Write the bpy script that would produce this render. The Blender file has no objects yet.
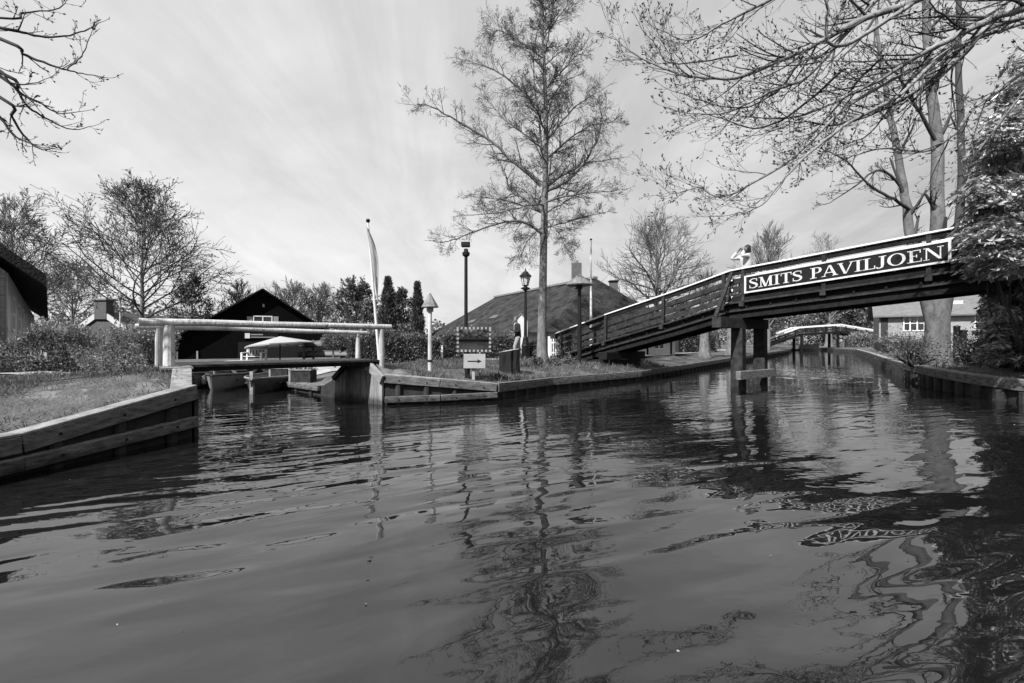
import bpy, math, random
import numpy as np
from mathutils import Vector, Matrix
from mathutils.geometry import delaunay_2d_cdt
R = math.radians
sc = bpy.context.scene
COL = sc.collection
F, CX, CY, HC = 455.11, 512.0, 341.5, 1.3      # focal length in pixels, picture centre, eye height over the water


def P(px, py, Y):
    return ((px - CX) / F * Y, Y, HC - (py - CY) / F * Y)


# ---------------------------------------------------------------- materials
def mat(name, val, rough=.8, var=.25, scale=6., bump=0., bscale=None, island=0., spec=.3, stretch=None, transl=0., speck=None, algae=0.):
    m = bpy.data.materials.new(name); m.use_nodes = True
    nt = m.node_tree; N = nt.nodes; L = nt.links
    b = N['Principled BSDF']
    b.inputs['Roughness'].default_value = rough
    b.inputs['Specular IOR Level'].default_value = spec
    tc = N.new('ShaderNodeTexCoord')
    src = tc.outputs['Object']
    if stretch:
        mp = N.new('ShaderNodeMapping'); mp.inputs['Scale'].default_value = stretch
        L.new(src, mp.inputs['Vector']); src = mp.outputs['Vector']
    n1 = N.new('ShaderNodeTexNoise'); n1.inputs['Scale'].default_value = scale
    n1.inputs['Detail'].default_value = 6; n1.inputs['Roughness'].default_value = .65
    L.new(src, n1.inputs['Vector'])
    mr = N.new('ShaderNodeMapRange')
    mr.inputs['From Min'].default_value = .3; mr.inputs['From Max'].default_value = .7
    mr.inputs['To Min'].default_value = val * (1 - var); mr.inputs['To Max'].default_value = val * (1 + var)
    L.new(n1.outputs['Fac'], mr.inputs['Value'])
    out = mr.outputs['Result']
    if island:
        g = N.new('ShaderNodeNewGeometry')
        mr2 = N.new('ShaderNodeMapRange')
        mr2.inputs['To Min'].default_value = 1 - island; mr2.inputs['To Max'].default_value = 1 + island
        L.new(g.outputs['Random Per Island'], mr2.inputs['Value'])
        mu = N.new('ShaderNodeMath'); mu.operation = 'MULTIPLY'
        L.new(out, mu.inputs[0]); L.new(mr2.outputs['Result'], mu.inputs[1]); out = mu.outputs[0]
    if speck:   # patches of wear: (value, threshold, scale)
        n3 = N.new('ShaderNodeTexNoise'); n3.inputs['Scale'].default_value = speck[2]; n3.inputs['Detail'].default_value = 8
        n3.inputs['Roughness'].default_value = .7
        L.new(tc.outputs['Object'], n3.inputs['Vector'])
        rp = N.new('ShaderNodeMapRange'); rp.inputs['From Min'].default_value = speck[1]; rp.inputs['From Max'].default_value = speck[1] + .08
        L.new(n3.outputs['Fac'], rp.inputs['Value'])
        mx = N.new('ShaderNodeMix'); mx.data_type = 'FLOAT'
        L.new(rp.outputs['Result'], mx.inputs[0]); L.new(out, mx.inputs[2]); mx.inputs[3].default_value = speck[0]
        out = mx.outputs[0]
    if algae:   # dark slime band that stays on the timber just above the water
        g2 = N.new('ShaderNodeNewGeometry'); sx = N.new('ShaderNodeSeparateXYZ'); L.new(g2.outputs['Position'], sx.inputs[0])
        n4 = N.new('ShaderNodeTexNoise'); n4.inputs['Scale'].default_value = 7; n4.inputs['Detail'].default_value = 5; L.new(g2.outputs['Position'], n4.inputs['Vector'])
        m4 = N.new('ShaderNodeMath'); m4.operation = 'MULTIPLY_ADD'; L.new(n4.outputs['Fac'], m4.inputs[0]); m4.inputs[1].default_value = -.22; L.new(sx.outputs['Z'], m4.inputs[2])
        r4 = N.new('ShaderNodeMapRange'); r4.inputs['From Min'].default_value = -.06; r4.inputs['From Max'].default_value = .10; r4.inputs['To Min'].default_value = algae
        L.new(m4.outputs[0], r4.inputs['Value']); m5 = N.new('ShaderNodeMath'); m5.operation = 'MULTIPLY'; L.new(out, m5.inputs[0]); L.new(r4.outputs['Result'], m5.inputs[1]); out = m5.outputs[0]
    L.new(out, b.inputs['Base Color'])
    if bump:
        n2 = N.new('ShaderNodeTexNoise'); n2.inputs['Scale'].default_value = bscale or scale * 3
        n2.inputs['Detail'].default_value = 5
        L.new(src, n2.inputs['Vector'])
        bp = N.new('ShaderNodeBump'); bp.inputs['Strength'].default_value = 1; bp.inputs['Distance'].default_value = bump
        L.new(n2.outputs['Fac'], bp.inputs['Height']); L.new(bp.outputs['Normal'], b.inputs['Normal'])
    if transl:
        t = N.new('ShaderNodeBsdfTranslucent'); L.new(out, t.inputs['Color'])
        ms = N.new('ShaderNodeMixShader'); ms.inputs[0].default_value = transl
        L.new(b.outputs[0], ms.inputs[1]); L.new(t.outputs[0], ms.inputs[2])
        L.new(ms.outputs[0], N['Material Output'].inputs['Surface'])
    return m


def mat_brick(name, c1, c2, mortar, sx, scale):
    m = bpy.data.materials.new(name); m.use_nodes = True
    N = m.node_tree.nodes; L = m.node_tree.links; b = N['Principled BSDF']; b.inputs['Roughness'].default_value = .9
    tc = N.new('ShaderNodeTexCoord'); mp = N.new('ShaderNodeMapping')
    mp.inputs['Rotation'].default_value = sx; L.new(tc.outputs['Object'], mp.inputs['Vector'])
    br = N.new('ShaderNodeTexBrick'); br.inputs['Scale'].default_value = scale
    br.inputs['Color1'].default_value = (c1, c1, c1, 1); br.inputs['Color2'].default_value = (c2, c2, c2, 1)
    br.inputs['Mortar'].default_value = (mortar, mortar, mortar, 1); br.inputs['Mortar Size'].default_value = .02
    L.new(mp.outputs['Vector'], br.inputs['Vector']); L.new(br.outputs['Color'], b.inputs['Base Color'])
    return m


M = {}
M['board'] = mat('weathered_board', .105, .9, .65, 6, .014, 28, .25, spec=.12, stretch=(1, 1, 4), speck=(.17, .60, 6), algae=.3)
M['board_dark'] = mat('wet_timber', .028, .85, .5, 6, .006, 25, .3)
M['board_pale'] = mat('sun_bleached_board', .18, .9, .45, 6, .008, 25, .2, spec=.15, speck=(.30, .6, 5))
M['plank_wall'] = mat('silver_plank', .17, .9, .6, 4, .004, 30, .25, stretch=(3, 3, .5), algae=.25)
M['tar'] = mat('tarred_timber', .010, .8, .5, 8, .004, 30, .3, spec=.08)
M['tar_light'] = mat('worn_tarred_timber', .022, .85, .6, 7, .006, 30, .35, spec=.1, speck=(.055, .60, 8))
M['white'] = mat('white_paint', .6, .6, .12, 5, .001, 20, spec=.25, speck=(.36, .60, 11))
M['white_log'] = mat('chalky_white_log', .42, .85, .28, 5, .012, 18, spec=.15, stretch=(1, 1, .35), speck=(.17, .585, 7))
M['black'] = mat('black_paint', .009, .6, .3, 6, spec=.12)
M['iron'] = mat('black_iron', .010, .5, .3, 12, .001, 40, spec=.2)
M['bark'] = mat('grey_bark', .13, .95, .5, 9, .02, 22, stretch=(1, 1, .45))
M['bark_pale'] = mat('pale_bark', .105, .9, .5, 5, .012, 18, stretch=(1, 1, .6))
M['limb'] = mat('sunlit_limb_bark', .2, .9, .5, 6, .012, 20)  # bark tone lightened to put sunlight on the upper limbs
M['sign_paint'] = mat('weathered_sign_paint', .5, .7, .25, 6, .001, 20, spec=.2, speck=(.25, .60, 16))
M['twig'] = mat('dark_twig', .05, .9, .3, 5)
M['twig_grey'] = mat('grey_twig', .12, .9, .3, 3)
M['bud'] = mat('spring_bud', .06, .7, .3, 5, island=.4)
M['leaf'] = mat('leaf', .13, .55, .3, 2, island=.6, transl=.25)
M['leaf_dark'] = mat('evergreen_leaf', .075, .55, .35, 2, island=.5, transl=.12)
M['leaf_gloss'] = mat('glossy_leaf', .32, .27, .3, 2, island=.6, spec=.6, transl=.1)
M['leaf_pale'] = mat('young_leaf', .24, .6, .3, 1, island=.5, transl=.3)
M['hedge_core'] = mat('dark_filler', .02, 1, .4, 5)  # dark colour of the filler boxes inside the hedges
M['grass_blade'] = mat('grass_blade', .105, .8, .45, 1.3, island=.5, transl=.3)
M['thatch'] = mat('reed_thatch', .040, .95, .7, 1.3, .12, 14, spec=.05, stretch=(1, 1, 2.2), speck=(.075, .57, 4))
M['thatch_dark'] = mat('mossy_thatch', .016, .95, .4, 3, .05, 14)
M['ridge'] = mat('ridge_tile', .16, .9, .4, 9)
M['barnwood'] = mat('black_barn_board', .0045, .9, .4, 5, .004, 18, spec=.03, stretch=(6, 6, .4))
M['opening_shade'] = mat('painted_opening_shade', .006, .9, .2)  # flat dark colour stands in for shade inside an opening
M['plaster'] = mat('white_plaster', .5, .9, .12, 3)
M['plaster_grey'] = mat('grey_plaster', .24, .9, .2, 3)
M['glass'] = mat('window_glass', .03, .06, .1, spec=.8)
M['brick'] = mat_brick('brick', .05, .085, .13, (R(90), 0, 0), 4.5)
M['roof_tile'] = mat('roof_tile', .13, .85, .3, 3, .03, 6, stretch=(1, 1, 5))
M['canvas'] = mat('parasol_canvas', .45, .9, .08, 3, transl=.3)
M['canoe'] = mat('faded_canoe_hull', .06, .5, .3, 3)
M['boat_white'] = mat('white_hull', .17, .4, .1, 3, spec=.5)
M['boat_dark'] = mat('dark_hull', .035, .4, .3, 3, spec=.5)
M['boat_grey'] = mat('grey_boat_cover', .25, .7, .2, 3)
M['skin'] = mat('skin', .16, .6, .05)
M['hair'] = mat('dark_hair', .022, .5, .3, 30)
M['jacket'] = mat('dark_jacket', .014, .85, .3, 10)
M['trousers'] = mat('pale_trousers', .22, .9, .12, 10)
M['shirt'] = mat('white_shirt', .42, .85, .06, 10)
M['denim'] = mat('dark_denim', .05, .9, .2, 10)
M['stump'] = mat('blackened_stump', .010, .9, .6, 7, .02, 14, stretch=(2, 2, .3))
M['stump_top'] = mat('cut_wood', .3, .9, .3, 8)
M['flag'] = mat('pale_flag_cloth', .36, .9, .15, 4, transl=.3)
M['panel_grey'] = mat('grey_panel', .28, .7, .12, 5)
M['mirror'] = mat('mirror_face', .30, .05, .02, spec=.8)
M['mirror'].node_tree.nodes['Principled BSDF'].inputs['Metallic'].default_value = 1
M['gravel'] = mat('pale_gravel', .28, .95, .2, 9, .01, 60)
M['sand'] = mat('trodden_earth', .3, .95, .3, 3, .01, 30)
M['lamp_glass'] = mat('frosted_lamp_glass', .5, .3, .05, spec=.5)

# ground: soil, grass tone and dry patches
def ground_mat():
    m = mat('turf', .085, .95, .45, 1.6, .03, 25, speck=(.15, .55, 1.9))
    return m
M['ground'] = ground_mat()


def water_mat():
    m = bpy.data.materials.new('canal_water'); m.use_nodes = True
    N = m.node_tree.nodes; L = m.node_tree.links; b = N['Principled BSDF']
    b.inputs['Base Color'].default_value = (.007, .007, .007, 1)
    b.inputs['Roughness'].default_value = .015
    b.inputs['IOR'].default_value = 1.85
    b.inputs['Specular IOR Level'].default_value = .5
    tc = N.new('ShaderNodeTexCoord')

    def noise(scale, stretch, rot, detail=2., dist=0., rough=.5):
        mp = N.new('ShaderNodeMapping'); mp.vector_type = 'TEXTURE'; mp.inputs['Rotation'].default_value = (0, 0, R(rot)); mp.inputs['Scale'].default_value = [1 / k for k in stretch]
        L.new(tc.outputs['Object'], mp.inputs['Vector'])
        n = N.new('ShaderNodeTexNoise'); n.inputs['Scale'].default_value = scale; n.inputs['Detail'].default_value = detail
        n.inputs['Distortion'].default_value = dist; n.inputs['Roughness'].default_value = rough
        L.new(mp.outputs['Vector'], n.inputs['Vector']); return n.outputs['Fac']

    def mul(a, v):
        n = N.new('ShaderNodeMath'); n.operation = 'MULTIPLY'; L.new(a, n.inputs[0])
        if isinstance(v, float): n.inputs[1].default_value = v
        else: L.new(v, n.inputs[1])
        return n.outputs[0]

    def add(a, c):
        n = N.new('ShaderNodeMath'); n.operation = 'ADD'; L.new(a, n.inputs[0]); L.new(c, n.inputs[1]); return n.outputs[0]

    def ramp(a, lo, hi, t0=0., t1=1.):
        n = N.new('ShaderNodeMapRange'); n.interpolation_type = 'SMOOTHSTEP'
        n.inputs['From Min'].default_value = lo; n.inputs['From Max'].default_value = hi
        n.inputs['To Min'].default_value = t0; n.inputs['To Max'].default_value = t1
        L.new(a, n.inputs['Value']); return n.outputs['Result']
    sep = N.new('ShaderNodeSeparateXYZ'); L.new(tc.outputs['Object'], sep.inputs[0])
    patch = ramp(noise(.33, (.6, 1, 1), 20, 1.5, .5), .38, .60, .25, 1.)
    patch2 = ramp(noise(.6, (.6, 1, 1), -35, 1.5, .5), .42, .62, .10, 1.)
    far = ramp(sep.outputs['Y'], 2.2, 6.0, .25, 1.)
    near = ramp(sep.outputs['Y'], 2.2, 8.5, 1., .16)
    far = mul(far, ramp(sep.outputs['Y'], 5.5, 13., 1., .30))
    l0 = mul(noise(.7, (.6, 1.3, 1), WR - 12, .5, .2), W0)
    l1 = mul(noise(1., (.75, 2.5, 1), WR, .8, .35), W1)
    l2 = mul(noise(1., (1.7, 5.5, 1), WR + 6, 1., .5), W2_)
    l3 = mul(noise(1., (6., 14., 1), WR - 24, 1., .3), W3)
    h = add(mul(add(l0, l1), near), mul(add(mul(l2, patch), mul(l3, patch2)), far))
    bp = N.new('ShaderNodeBump'); bp.inputs['Distance'].default_value = 1.0; bp.inputs['Strength'].default_value = 1.0
    L.new(h, bp.inputs['Height']); L.new(bp.outputs['Normal'], b.inputs['Normal'])
    return m


W0, W1, W2_, W3, WR = .055, .042, .0165, .0036, 22
M['water'] = water_mat()

# ---------------------------------------------------------------- mesh builders
ORG = {}


def org(o):
    v = Vector((0, 0, 0))
    while o is not None:
        v = v + ORG.get(o.name, Vector((0, 0, 0))); o = o.parent
    return v


def raw_mesh(name, V, Q, mi=None):
    """V (n,3) array, Q (m,k) array with k = 3 or 4"""
    me = bpy.data.meshes.new(name)
    V = np.asarray(V, dtype=np.float32); Q = np.asarray(Q, dtype=np.int32)
    k = Q.shape[1]
    me.vertices.add(len(V)); me.vertices.foreach_set('co', V.ravel())
    me.loops.add(Q.size); me.loops.foreach_set('vertex_index', Q.ravel())
    me.polygons.add(len(Q)); me.polygons.foreach_set('loop_start', np.arange(0, Q.size, k, dtype=np.int32))
    if mi is not None: me.polygons.foreach_set('material_index', np.asarray(mi, dtype=np.int32))
    me.update(calc_edges=True)
    return me


def link(name, me, mats, parent=None, bevel=0., smooth=False):
    o = bpy.data.objects.new(name, me); COL.objects.link(o)
    for m in (mats if isinstance(mats, (list, tuple)) else [mats]): me.materials.append(M[m] if isinstance(m, str) else m)
    if parent is not None: o.parent = parent
    if bevel:
        md = o.modifiers.new('bevel', 'BEVEL'); md.width = bevel; md.segments = 1; md.limit_method = 'ANGLE'
    if smooth: me.polygons.foreach_set('use_smooth', [True] * len(me.polygons))
    return o


class MB:
    def __init__(s): s.v = []; s.f = []; s.m = []

    def addv(s, vs, fs, mi=0):
        n = len(s.v); s.v += [tuple(v) for v in vs]
        for f in fs: s.f.append([i + n for i in f]); s.m.append(mi)
        return s

    def beam(s, p0, p1, w, h, up=(0, 0, 1), mi=0, top=False, taper=1.):
        """box from p0 to p1; w across, h along up. top=True: p0,p1 lie on its top face"""
        p0 = Vector(p0); p1 = Vector(p1); d = (p1 - p0).normalized(); up = Vector(up)
        sx = d.cross(up)
        if sx.length < 1e-4: sx = d.cross(Vector((1, 0, 0)))
        sx.normalize(); uz = sx.cross(d).normalized()
        if top: p0 = p0 - uz * h / 2; p1 = p1 - uz * h / 2
        vs = []
        for p, k in ((p0, 1), (p1, taper)):
            for a, b in ((-1, -1), (1, -1), (1, 1), (-1, 1)): vs.append(p + sx * a * w / 2 * k + uz * b * h / 2 * k)
        return s.addv(vs, [(3, 2, 1, 0), (4, 5, 6, 7), (0, 1, 5, 4), (1, 2, 6, 5), (2, 3, 7, 6), (3, 0, 4, 7)], mi)

    def box(s, c, size, rz=0., mi=0):
        c = Vector(c); q = Matrix.Rotation(rz, 3, 'Z'); x, y, z = [k / 2 for k in size]
        vs = [c + q @ Vector((a * x, b * y, e * z)) for e in (-1, 1) for a, b in ((-1, -1), (1, -1), (1, 1), (-1, 1))]
        return s.addv(vs, [(3, 2, 1, 0), (4, 5, 6, 7), (0, 1, 5, 4), (1, 2, 6, 5), (2, 3, 7, 6), (3, 0, 4, 7)], mi)

    def tube(s, pts, rad, n=10, cap=True, mi=0):
        pts = [Vector(p) for p in pts]
        if not isinstance(rad, (list, tuple)): rad = [rad] * len(pts)
        vs = []; prev = None
        for i, p in enumerate(pts):
            d = (pts[min(i + 1, len(pts) - 1)] - pts[max(i - 1, 0)]).normalized()
            a = d.cross(Vector((.13, .97, .2))) if prev is None else prev - d * prev.dot(d)
            if a.length < 1e-4: a = d.cross(Vector((1, 0, 0)))
            a.normalize(); prev = a; b = d.cross(a)
            for k in range(n):
                t = 2 * math.pi * k / n; vs.append(p + (a * math.cos(t) + b * math.sin(t)) * rad[i])
        fs = [(i * n + k, i * n + (k + 1) % n, (i + 1) * n + (k + 1) % n, (i + 1) * n + k) for i in range(len(pts) - 1) for k in range(n)]
        if cap: fs += [tuple(range(n))[::-1], tuple((len(pts) - 1) * n + k for k in range(n))]
        return s.addv(vs, fs, mi)

    def lathe(s, c, prof, n=14, mi=0, rz=0., axes=(1, 1)):
        vs = []
        for r, z in prof:
            for k in range(n):
                t = 2 * math.pi * k / n + rz; vs.append((c[0] + r * math.cos(t) * axes[0], c[1] + r * math.sin(t) * axes[1], c[2] + z))
        m = len(prof)
        fs = [(i * n + k, i * n + (k + 1) % n, (i + 1) * n + (k + 1) % n, (i + 1) * n + k) for i in range(m - 1) for k in range(n)]
        fs += [tuple(range(n))[::-1], tuple((m - 1) * n + k for k in range(n))]
        return s.addv(vs, fs, mi)

    def prism(s, poly, ext, mi=0):
        """planar polygon (3d points) extruded by vector ext"""
        n = len(poly); e = Vector(ext); a = [Vector(p) for p in poly]
        vs = a + [p + e for p in a]
        fs = [tuple(range(n))[::-1], tuple(range(n, 2 * n))] + [(i, (i + 1) % n, n + (i + 1) % n, n + i) for i in range(n)]
        return s.addv(vs, fs, mi)

    def build(s, name, mats, parent=None, bevel=0., smooth=False):
        me = bpy.data.meshes.new(name); o0 = org(parent) if parent is not None else Vector((0, 0, 0))
        me.from_pydata([tuple(Vector(v) - o0) for v in s.v], [], s.f)
        me.polygons.foreach_set('material_index', s.m); me.update()
        return link(name, me, mats, parent, bevel, smooth)


def thing(name, label, cat, loc, group=None):
    o = bpy.data.objects.new(name, None); COL.objects.link(o); o.location = loc; o.empty_display_size = .2
    ORG[o.name] = Vector(loc); o['label'] = label; o['category'] = cat
    if group: o['group'] = group
    return o


def tag(o, label, cat, group=None):
    o['label'] = label; o['category'] = cat
    if group: o['group'] = group
    return o


def struct(o, kind='structure'):
    o['kind'] = kind; return o


def clone(root, loc, label, rz=0., sc_=1.):
    """copy of a thing with its parts and sub-parts"""
    r = root.copy(); COL.objects.link(r); r.location = loc; r.rotation_euler = (0, 0, rz); r['label'] = label
    r.scale = (sc_, sc_, sc_) if not isinstance(sc_, tuple) else sc_
    for ch in list(root.children):
        c = ch.copy(); COL.objects.link(c); c.parent = r
        for g in list(ch.children):
            d = g.copy(); COL.objects.link(d); d.parent = c
    return r


class Tubes:
    """many branch tubes, built at once"""
    def __init__(s): s.g = {}

    def add(s, pts, rad):
        r = max(rad); n = 9 if r > .09 else (6 if r > .03 else (4 if r > .012 else 3))
        s.g.setdefault((len(pts), n), []).append((pts, rad))

    def arrays(s):
        Vs = []; Qs = []; off = 0
        for (n, k), lst in s.g.items():
            p = np.array([a for a, _ in lst], dtype=np.float64); r = np.array([b for _, b in lst], dtype=np.float64)
            t = np.empty_like(p); t[:, 1:-1] = p[:, 2:] - p[:, :-2]; t[:, 0] = p[:, 1] - p[:, 0]; t[:, -1] = p[:, -1] - p[:, -2]
            t /= np.linalg.norm(t, axis=2, keepdims=True) + 1e-9
            ref = np.zeros_like(t); ov = t.mean(axis=1, keepdims=True)
            ref[...] = np.where(np.abs(ov[..., 2:3]) > .7, np.array([1., .1, 0]), np.array([0., .1, 1.]))
            a = np.cross(t, ref); a /= np.linalg.norm(a, axis=2, keepdims=True) + 1e-9
            b = np.cross(t, a)
            th = np.arange(k) * 2 * np.pi / k
            ring = p[:, :, None] + r[:, :, None, None] * (a[:, :, None] * np.cos(th)[None, None, :, None] + b[:, :, None] * np.sin(th)[None, None, :, None])
            T = len(lst); idx = np.arange(T * n * k).reshape(T, n, k) + off
            q = np.stack([idx[:, :-1], np.roll(idx, -1, 2)[:, :-1], np.roll(idx, -1, 2)[:, 1:], idx[:, 1:]], axis=-1).reshape(-1, 4)
            Vs.append(ring.reshape(-1, 3)); Qs.append(q); off += T * n * k
        if not Vs: return np.zeros((0, 3)), np.zeros((0, 4), int)
        return np.concatenate(Vs), np.concatenate(Qs)


def leaf_arrays(pos, dirs, length, width, rng, off=0):
    """leaves: two-faced folded blades at pos pointing along dirs"""
    pos = np.asarray(pos, float); d = np.asarray(dirs, float); n = len(pos)
    d = d / (np.linalg.norm(d, axis=1, keepdims=True) + 1e-9)
    rv = rng.normal(size=(n, 3)); s = np.cross(d, rv); s /= np.linalg.norm(s, axis=1, keepdims=True) + 1e-9
    up = np.cross(s, d)
    ln = (np.asarray(length) * rng.uniform(.65, 1.3, n))[:, None]; wd = ln * width
    v = np.stack([pos, pos + d * ln * .45 + s * wd / 2 + up * wd * .15, pos + d * ln - up * ln * .1, pos + d * ln * .45 - s * wd / 2 + up * wd * .15], axis=1)
    V = v.reshape(-1, 3); Q = np.arange(n * 4).reshape(n, 4) + off
    return V, Q


def foliage(name, parent, mats, tubes=None, leaves=()):
    """one mesh: twigs (material 0) and leaves [(V,Q)] (material 1)"""
    Vs = []; Qs = []; mi = []; off = 0
    if tubes is not None:
        V, Q = tubes.arrays(); Vs.append(V); Qs.append(Q); mi.append(np.zeros(len(Q), int)); off = len(V)
    k = 1 if tubes is not None else 0
    for V, Q in leaves:
        Vs.append(V); Qs.append(Q + off); mi.append(np.full(len(Q), k)); off += len(V)
    V = np.concatenate(Vs); o0 = org(parent) if parent is not None else Vector((0, 0, 0))
    me = raw_mesh(name, V - np.array(o0), np.concatenate(Qs), np.concatenate(mi))
    return link(name, me, mats, parent)


def nrm(v):
    l = math.sqrt(v[0] ** 2 + v[1] ** 2 + v[2] ** 2) + 1e-9; return (v[0] / l, v[1] / l, v[2] / l)


def spline(pts, n):
    """Catmull-Rom through pts (with any number of components)"""
    p = np.array(pts, float); p = np.vstack([2 * p[0] - p[1], p, 2 * p[-1] - p[-2]]); out = []
    m = len(p) - 3
    for i in range(n):
        t = i / (n - 1) * m; k = min(int(t), m - 1); u = t - k; a, b, c, d = p[k:k + 4]
        out.append(.5 * (2 * b + (c - a) * u + (2 * a - 5 * b + 4 * c - d) * u * u + (3 * b - a - 3 * c + d) * u ** 3))
    return np.array(out)


def grow(T, LP, rnd, p, d, length, r, lvl, S):
    n = S['seg'][min(lvl, len(S['seg']) - 1)]; w = S['wig']; up = S['up'][min(lvl, len(S['up']) - 1)]
    pts = [p]; rad = [r]; ds = [d]; r1 = max(S['rmin'], r * .35)
    for i in range(n):
        d = nrm((d[0] + rnd.gauss(0, w), d[1] + rnd.gauss(0, w), d[2] + rnd.gauss(0, w) + up))
        p = (p[0] + d[0] * length / n, p[1] + d[1] * length / n, p[2] + d[2] * length / n)
        pts.append(p); rad.append(r + (r1 - r) * (i + 1) / n); ds.append(d)
    T.add(pts, rad)
    kids(T, LP, rnd, pts, rad, ds, length, lvl, S)


def kids(T, LP, rnd, pts, rad, ds, length, lvl, S, t0=.2):
    n = len(pts) - 1
    if lvl < S['max']:
        c = S['n'][min(lvl, len(S['n']) - 1)]; c = int(c) + (rnd.random() < c - int(c))
        for j in range(c):
            t = t0 + (1 - t0) * (j + rnd.random()) / c; f = t * n; k = min(int(f), n - 1); u = f - k
            q = tuple(pts[k][a] + (pts[k + 1][a] - pts[k][a]) * u for a in range(3)); dd = ds[k]
            rr = rad[k] + (rad[k + 1] - rad[k]) * u
            ax = nrm((rnd.gauss(0, 1), rnd.gauss(0, 1) * S.get('flaty', 1), rnd.gauss(0, 1) * S.get('flat', 1)))
            pr = sum(ax[a] * dd[a] for a in range(3)); ax = nrm(tuple(ax[a] - dd[a] * pr for a in range(3)))
            an = S['ang'] * rnd.uniform(.7, 1.3); nd = nrm(tuple(dd[a] * math.cos(an) + ax[a] * math.sin(an) for a in range(3)))
            grow(T, LP, rnd, q, nd, length * S['ratio'] * rnd.uniform(.6, 1.25) * (1.15 - .55 * t), max(S['rmin'], rr * S.get('rr', .6)), lvl + 1, S)
    if lvl >= S['max'] - S.get('lv', 0):
        for j in range(S.get('leaf', 0)):
            k = rnd.randint(max(1, n // 2 - S.get('lspread', 0)), n)
            LP.append((pts[k], nrm((ds[k][0] + rnd.gauss(0, .5), ds[k][1] + rnd.gauss(0, .5), ds[k][2] + rnd.gauss(0, .5)))))


def leaves_of(LP, size, width, seed):
    if not LP: return []
    rng = np.random.default_rng(seed)
    return [leaf_arrays([a for a, _ in LP], [b for _, b in LP], size, width, rng)]


# ---------------------------------------------------------------- terrain
BND = [(-6.0, -14, .4), (-5.5, 1.2, .28), (-4.8, 4.4, .36), (-4.36, 6.2, .64), (-4.98, 6.98, .86), (-5.95, 8.1, .86), (-7.6, 9.7, .45), (-9.6, 12.2, .3),
       (-10.4, 14.7, .3), (-8.3, 15.0, .2), (-6.0, 12.3, .15), (-4.6, 10.95, .2), (-3.98, 10.40, .5), (-3.62, 10.12, .86), (-2.88, 9.56, .86),
       (-2.62, 9.39, .58), (-1.52, 9.62, .46), (-.36, 10.1, .33), (1.02, 12.2, .27), (4.3, 15.4, .25), (12.6, 26.3, .32), (31, 51, .35),
       (44.6, 72, .35), (47, 71, .4), (42.8, 60.5, .4), (38.6, 51, .4), (26.6, 33.8, .42), (16.7, 20, .45), (13.5, 15.5, .5), (11.8, 12.7, .5), (11.1, 11.06, .47),
       (10.8, 9.78, .44), (10.6, 8, .42), (10.3, 5, .4), (10.0, -14, .4)]
BA = np.array([[a[0], a[1], a[2]] for a in BND]); BB = np.roll(BA, -1, 0)


def inside_canal(x, y):
    c = False; n = len(BND); j = n - 1
    for i in range(n):
        xi, yi = BND[i][:2]; xj, yj = BND[j][:2]
        if (yi > y) != (yj > y) and x < (xj - xi) * (y - yi) / (yj - yi) + xi: c = not c
        j = i
    return c


def edge_info(x, y):
    q = np.array([x, y]); e = BB[:, :2] - BA[:, :2]; t = ((q - BA[:, :2]) * e).sum(1) / (e * e).sum(1)
    t = np.clip(t, 0, 1); c = BA[:, :2] + e * t[:, None]; d = np.linalg.norm(q - c, axis=1); i = int(d.argmin())
    return d[i], BA[i, 2] + (BB[i, 2] - BA[i, 2]) * t[i]


def base_z(x, y):
    z = .55
    if x < -3.5 and y > 10.5 and x < -2 - (y - 10.5) * .2: z = .42
    if x < -4 and y < 10: z = .60 + .16 * math.exp(-((x + 6.3) ** 2 + (y - 7.6) ** 2) / 4)
    return z


def ground_z(x, y):
    d, ze = edge_info(x, y)
    s = min(d / 1.5, 1); s = s * s * (3 - 2 * s)
    n = .03 * math.sin(x * 1.7 + .6 * y) * math.cos(y * 1.3 - .5 * x) * min(1, max(0, (16 - y) / 3))
    return ze + (base_z(x, y) - ze) * s + n * s


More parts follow.
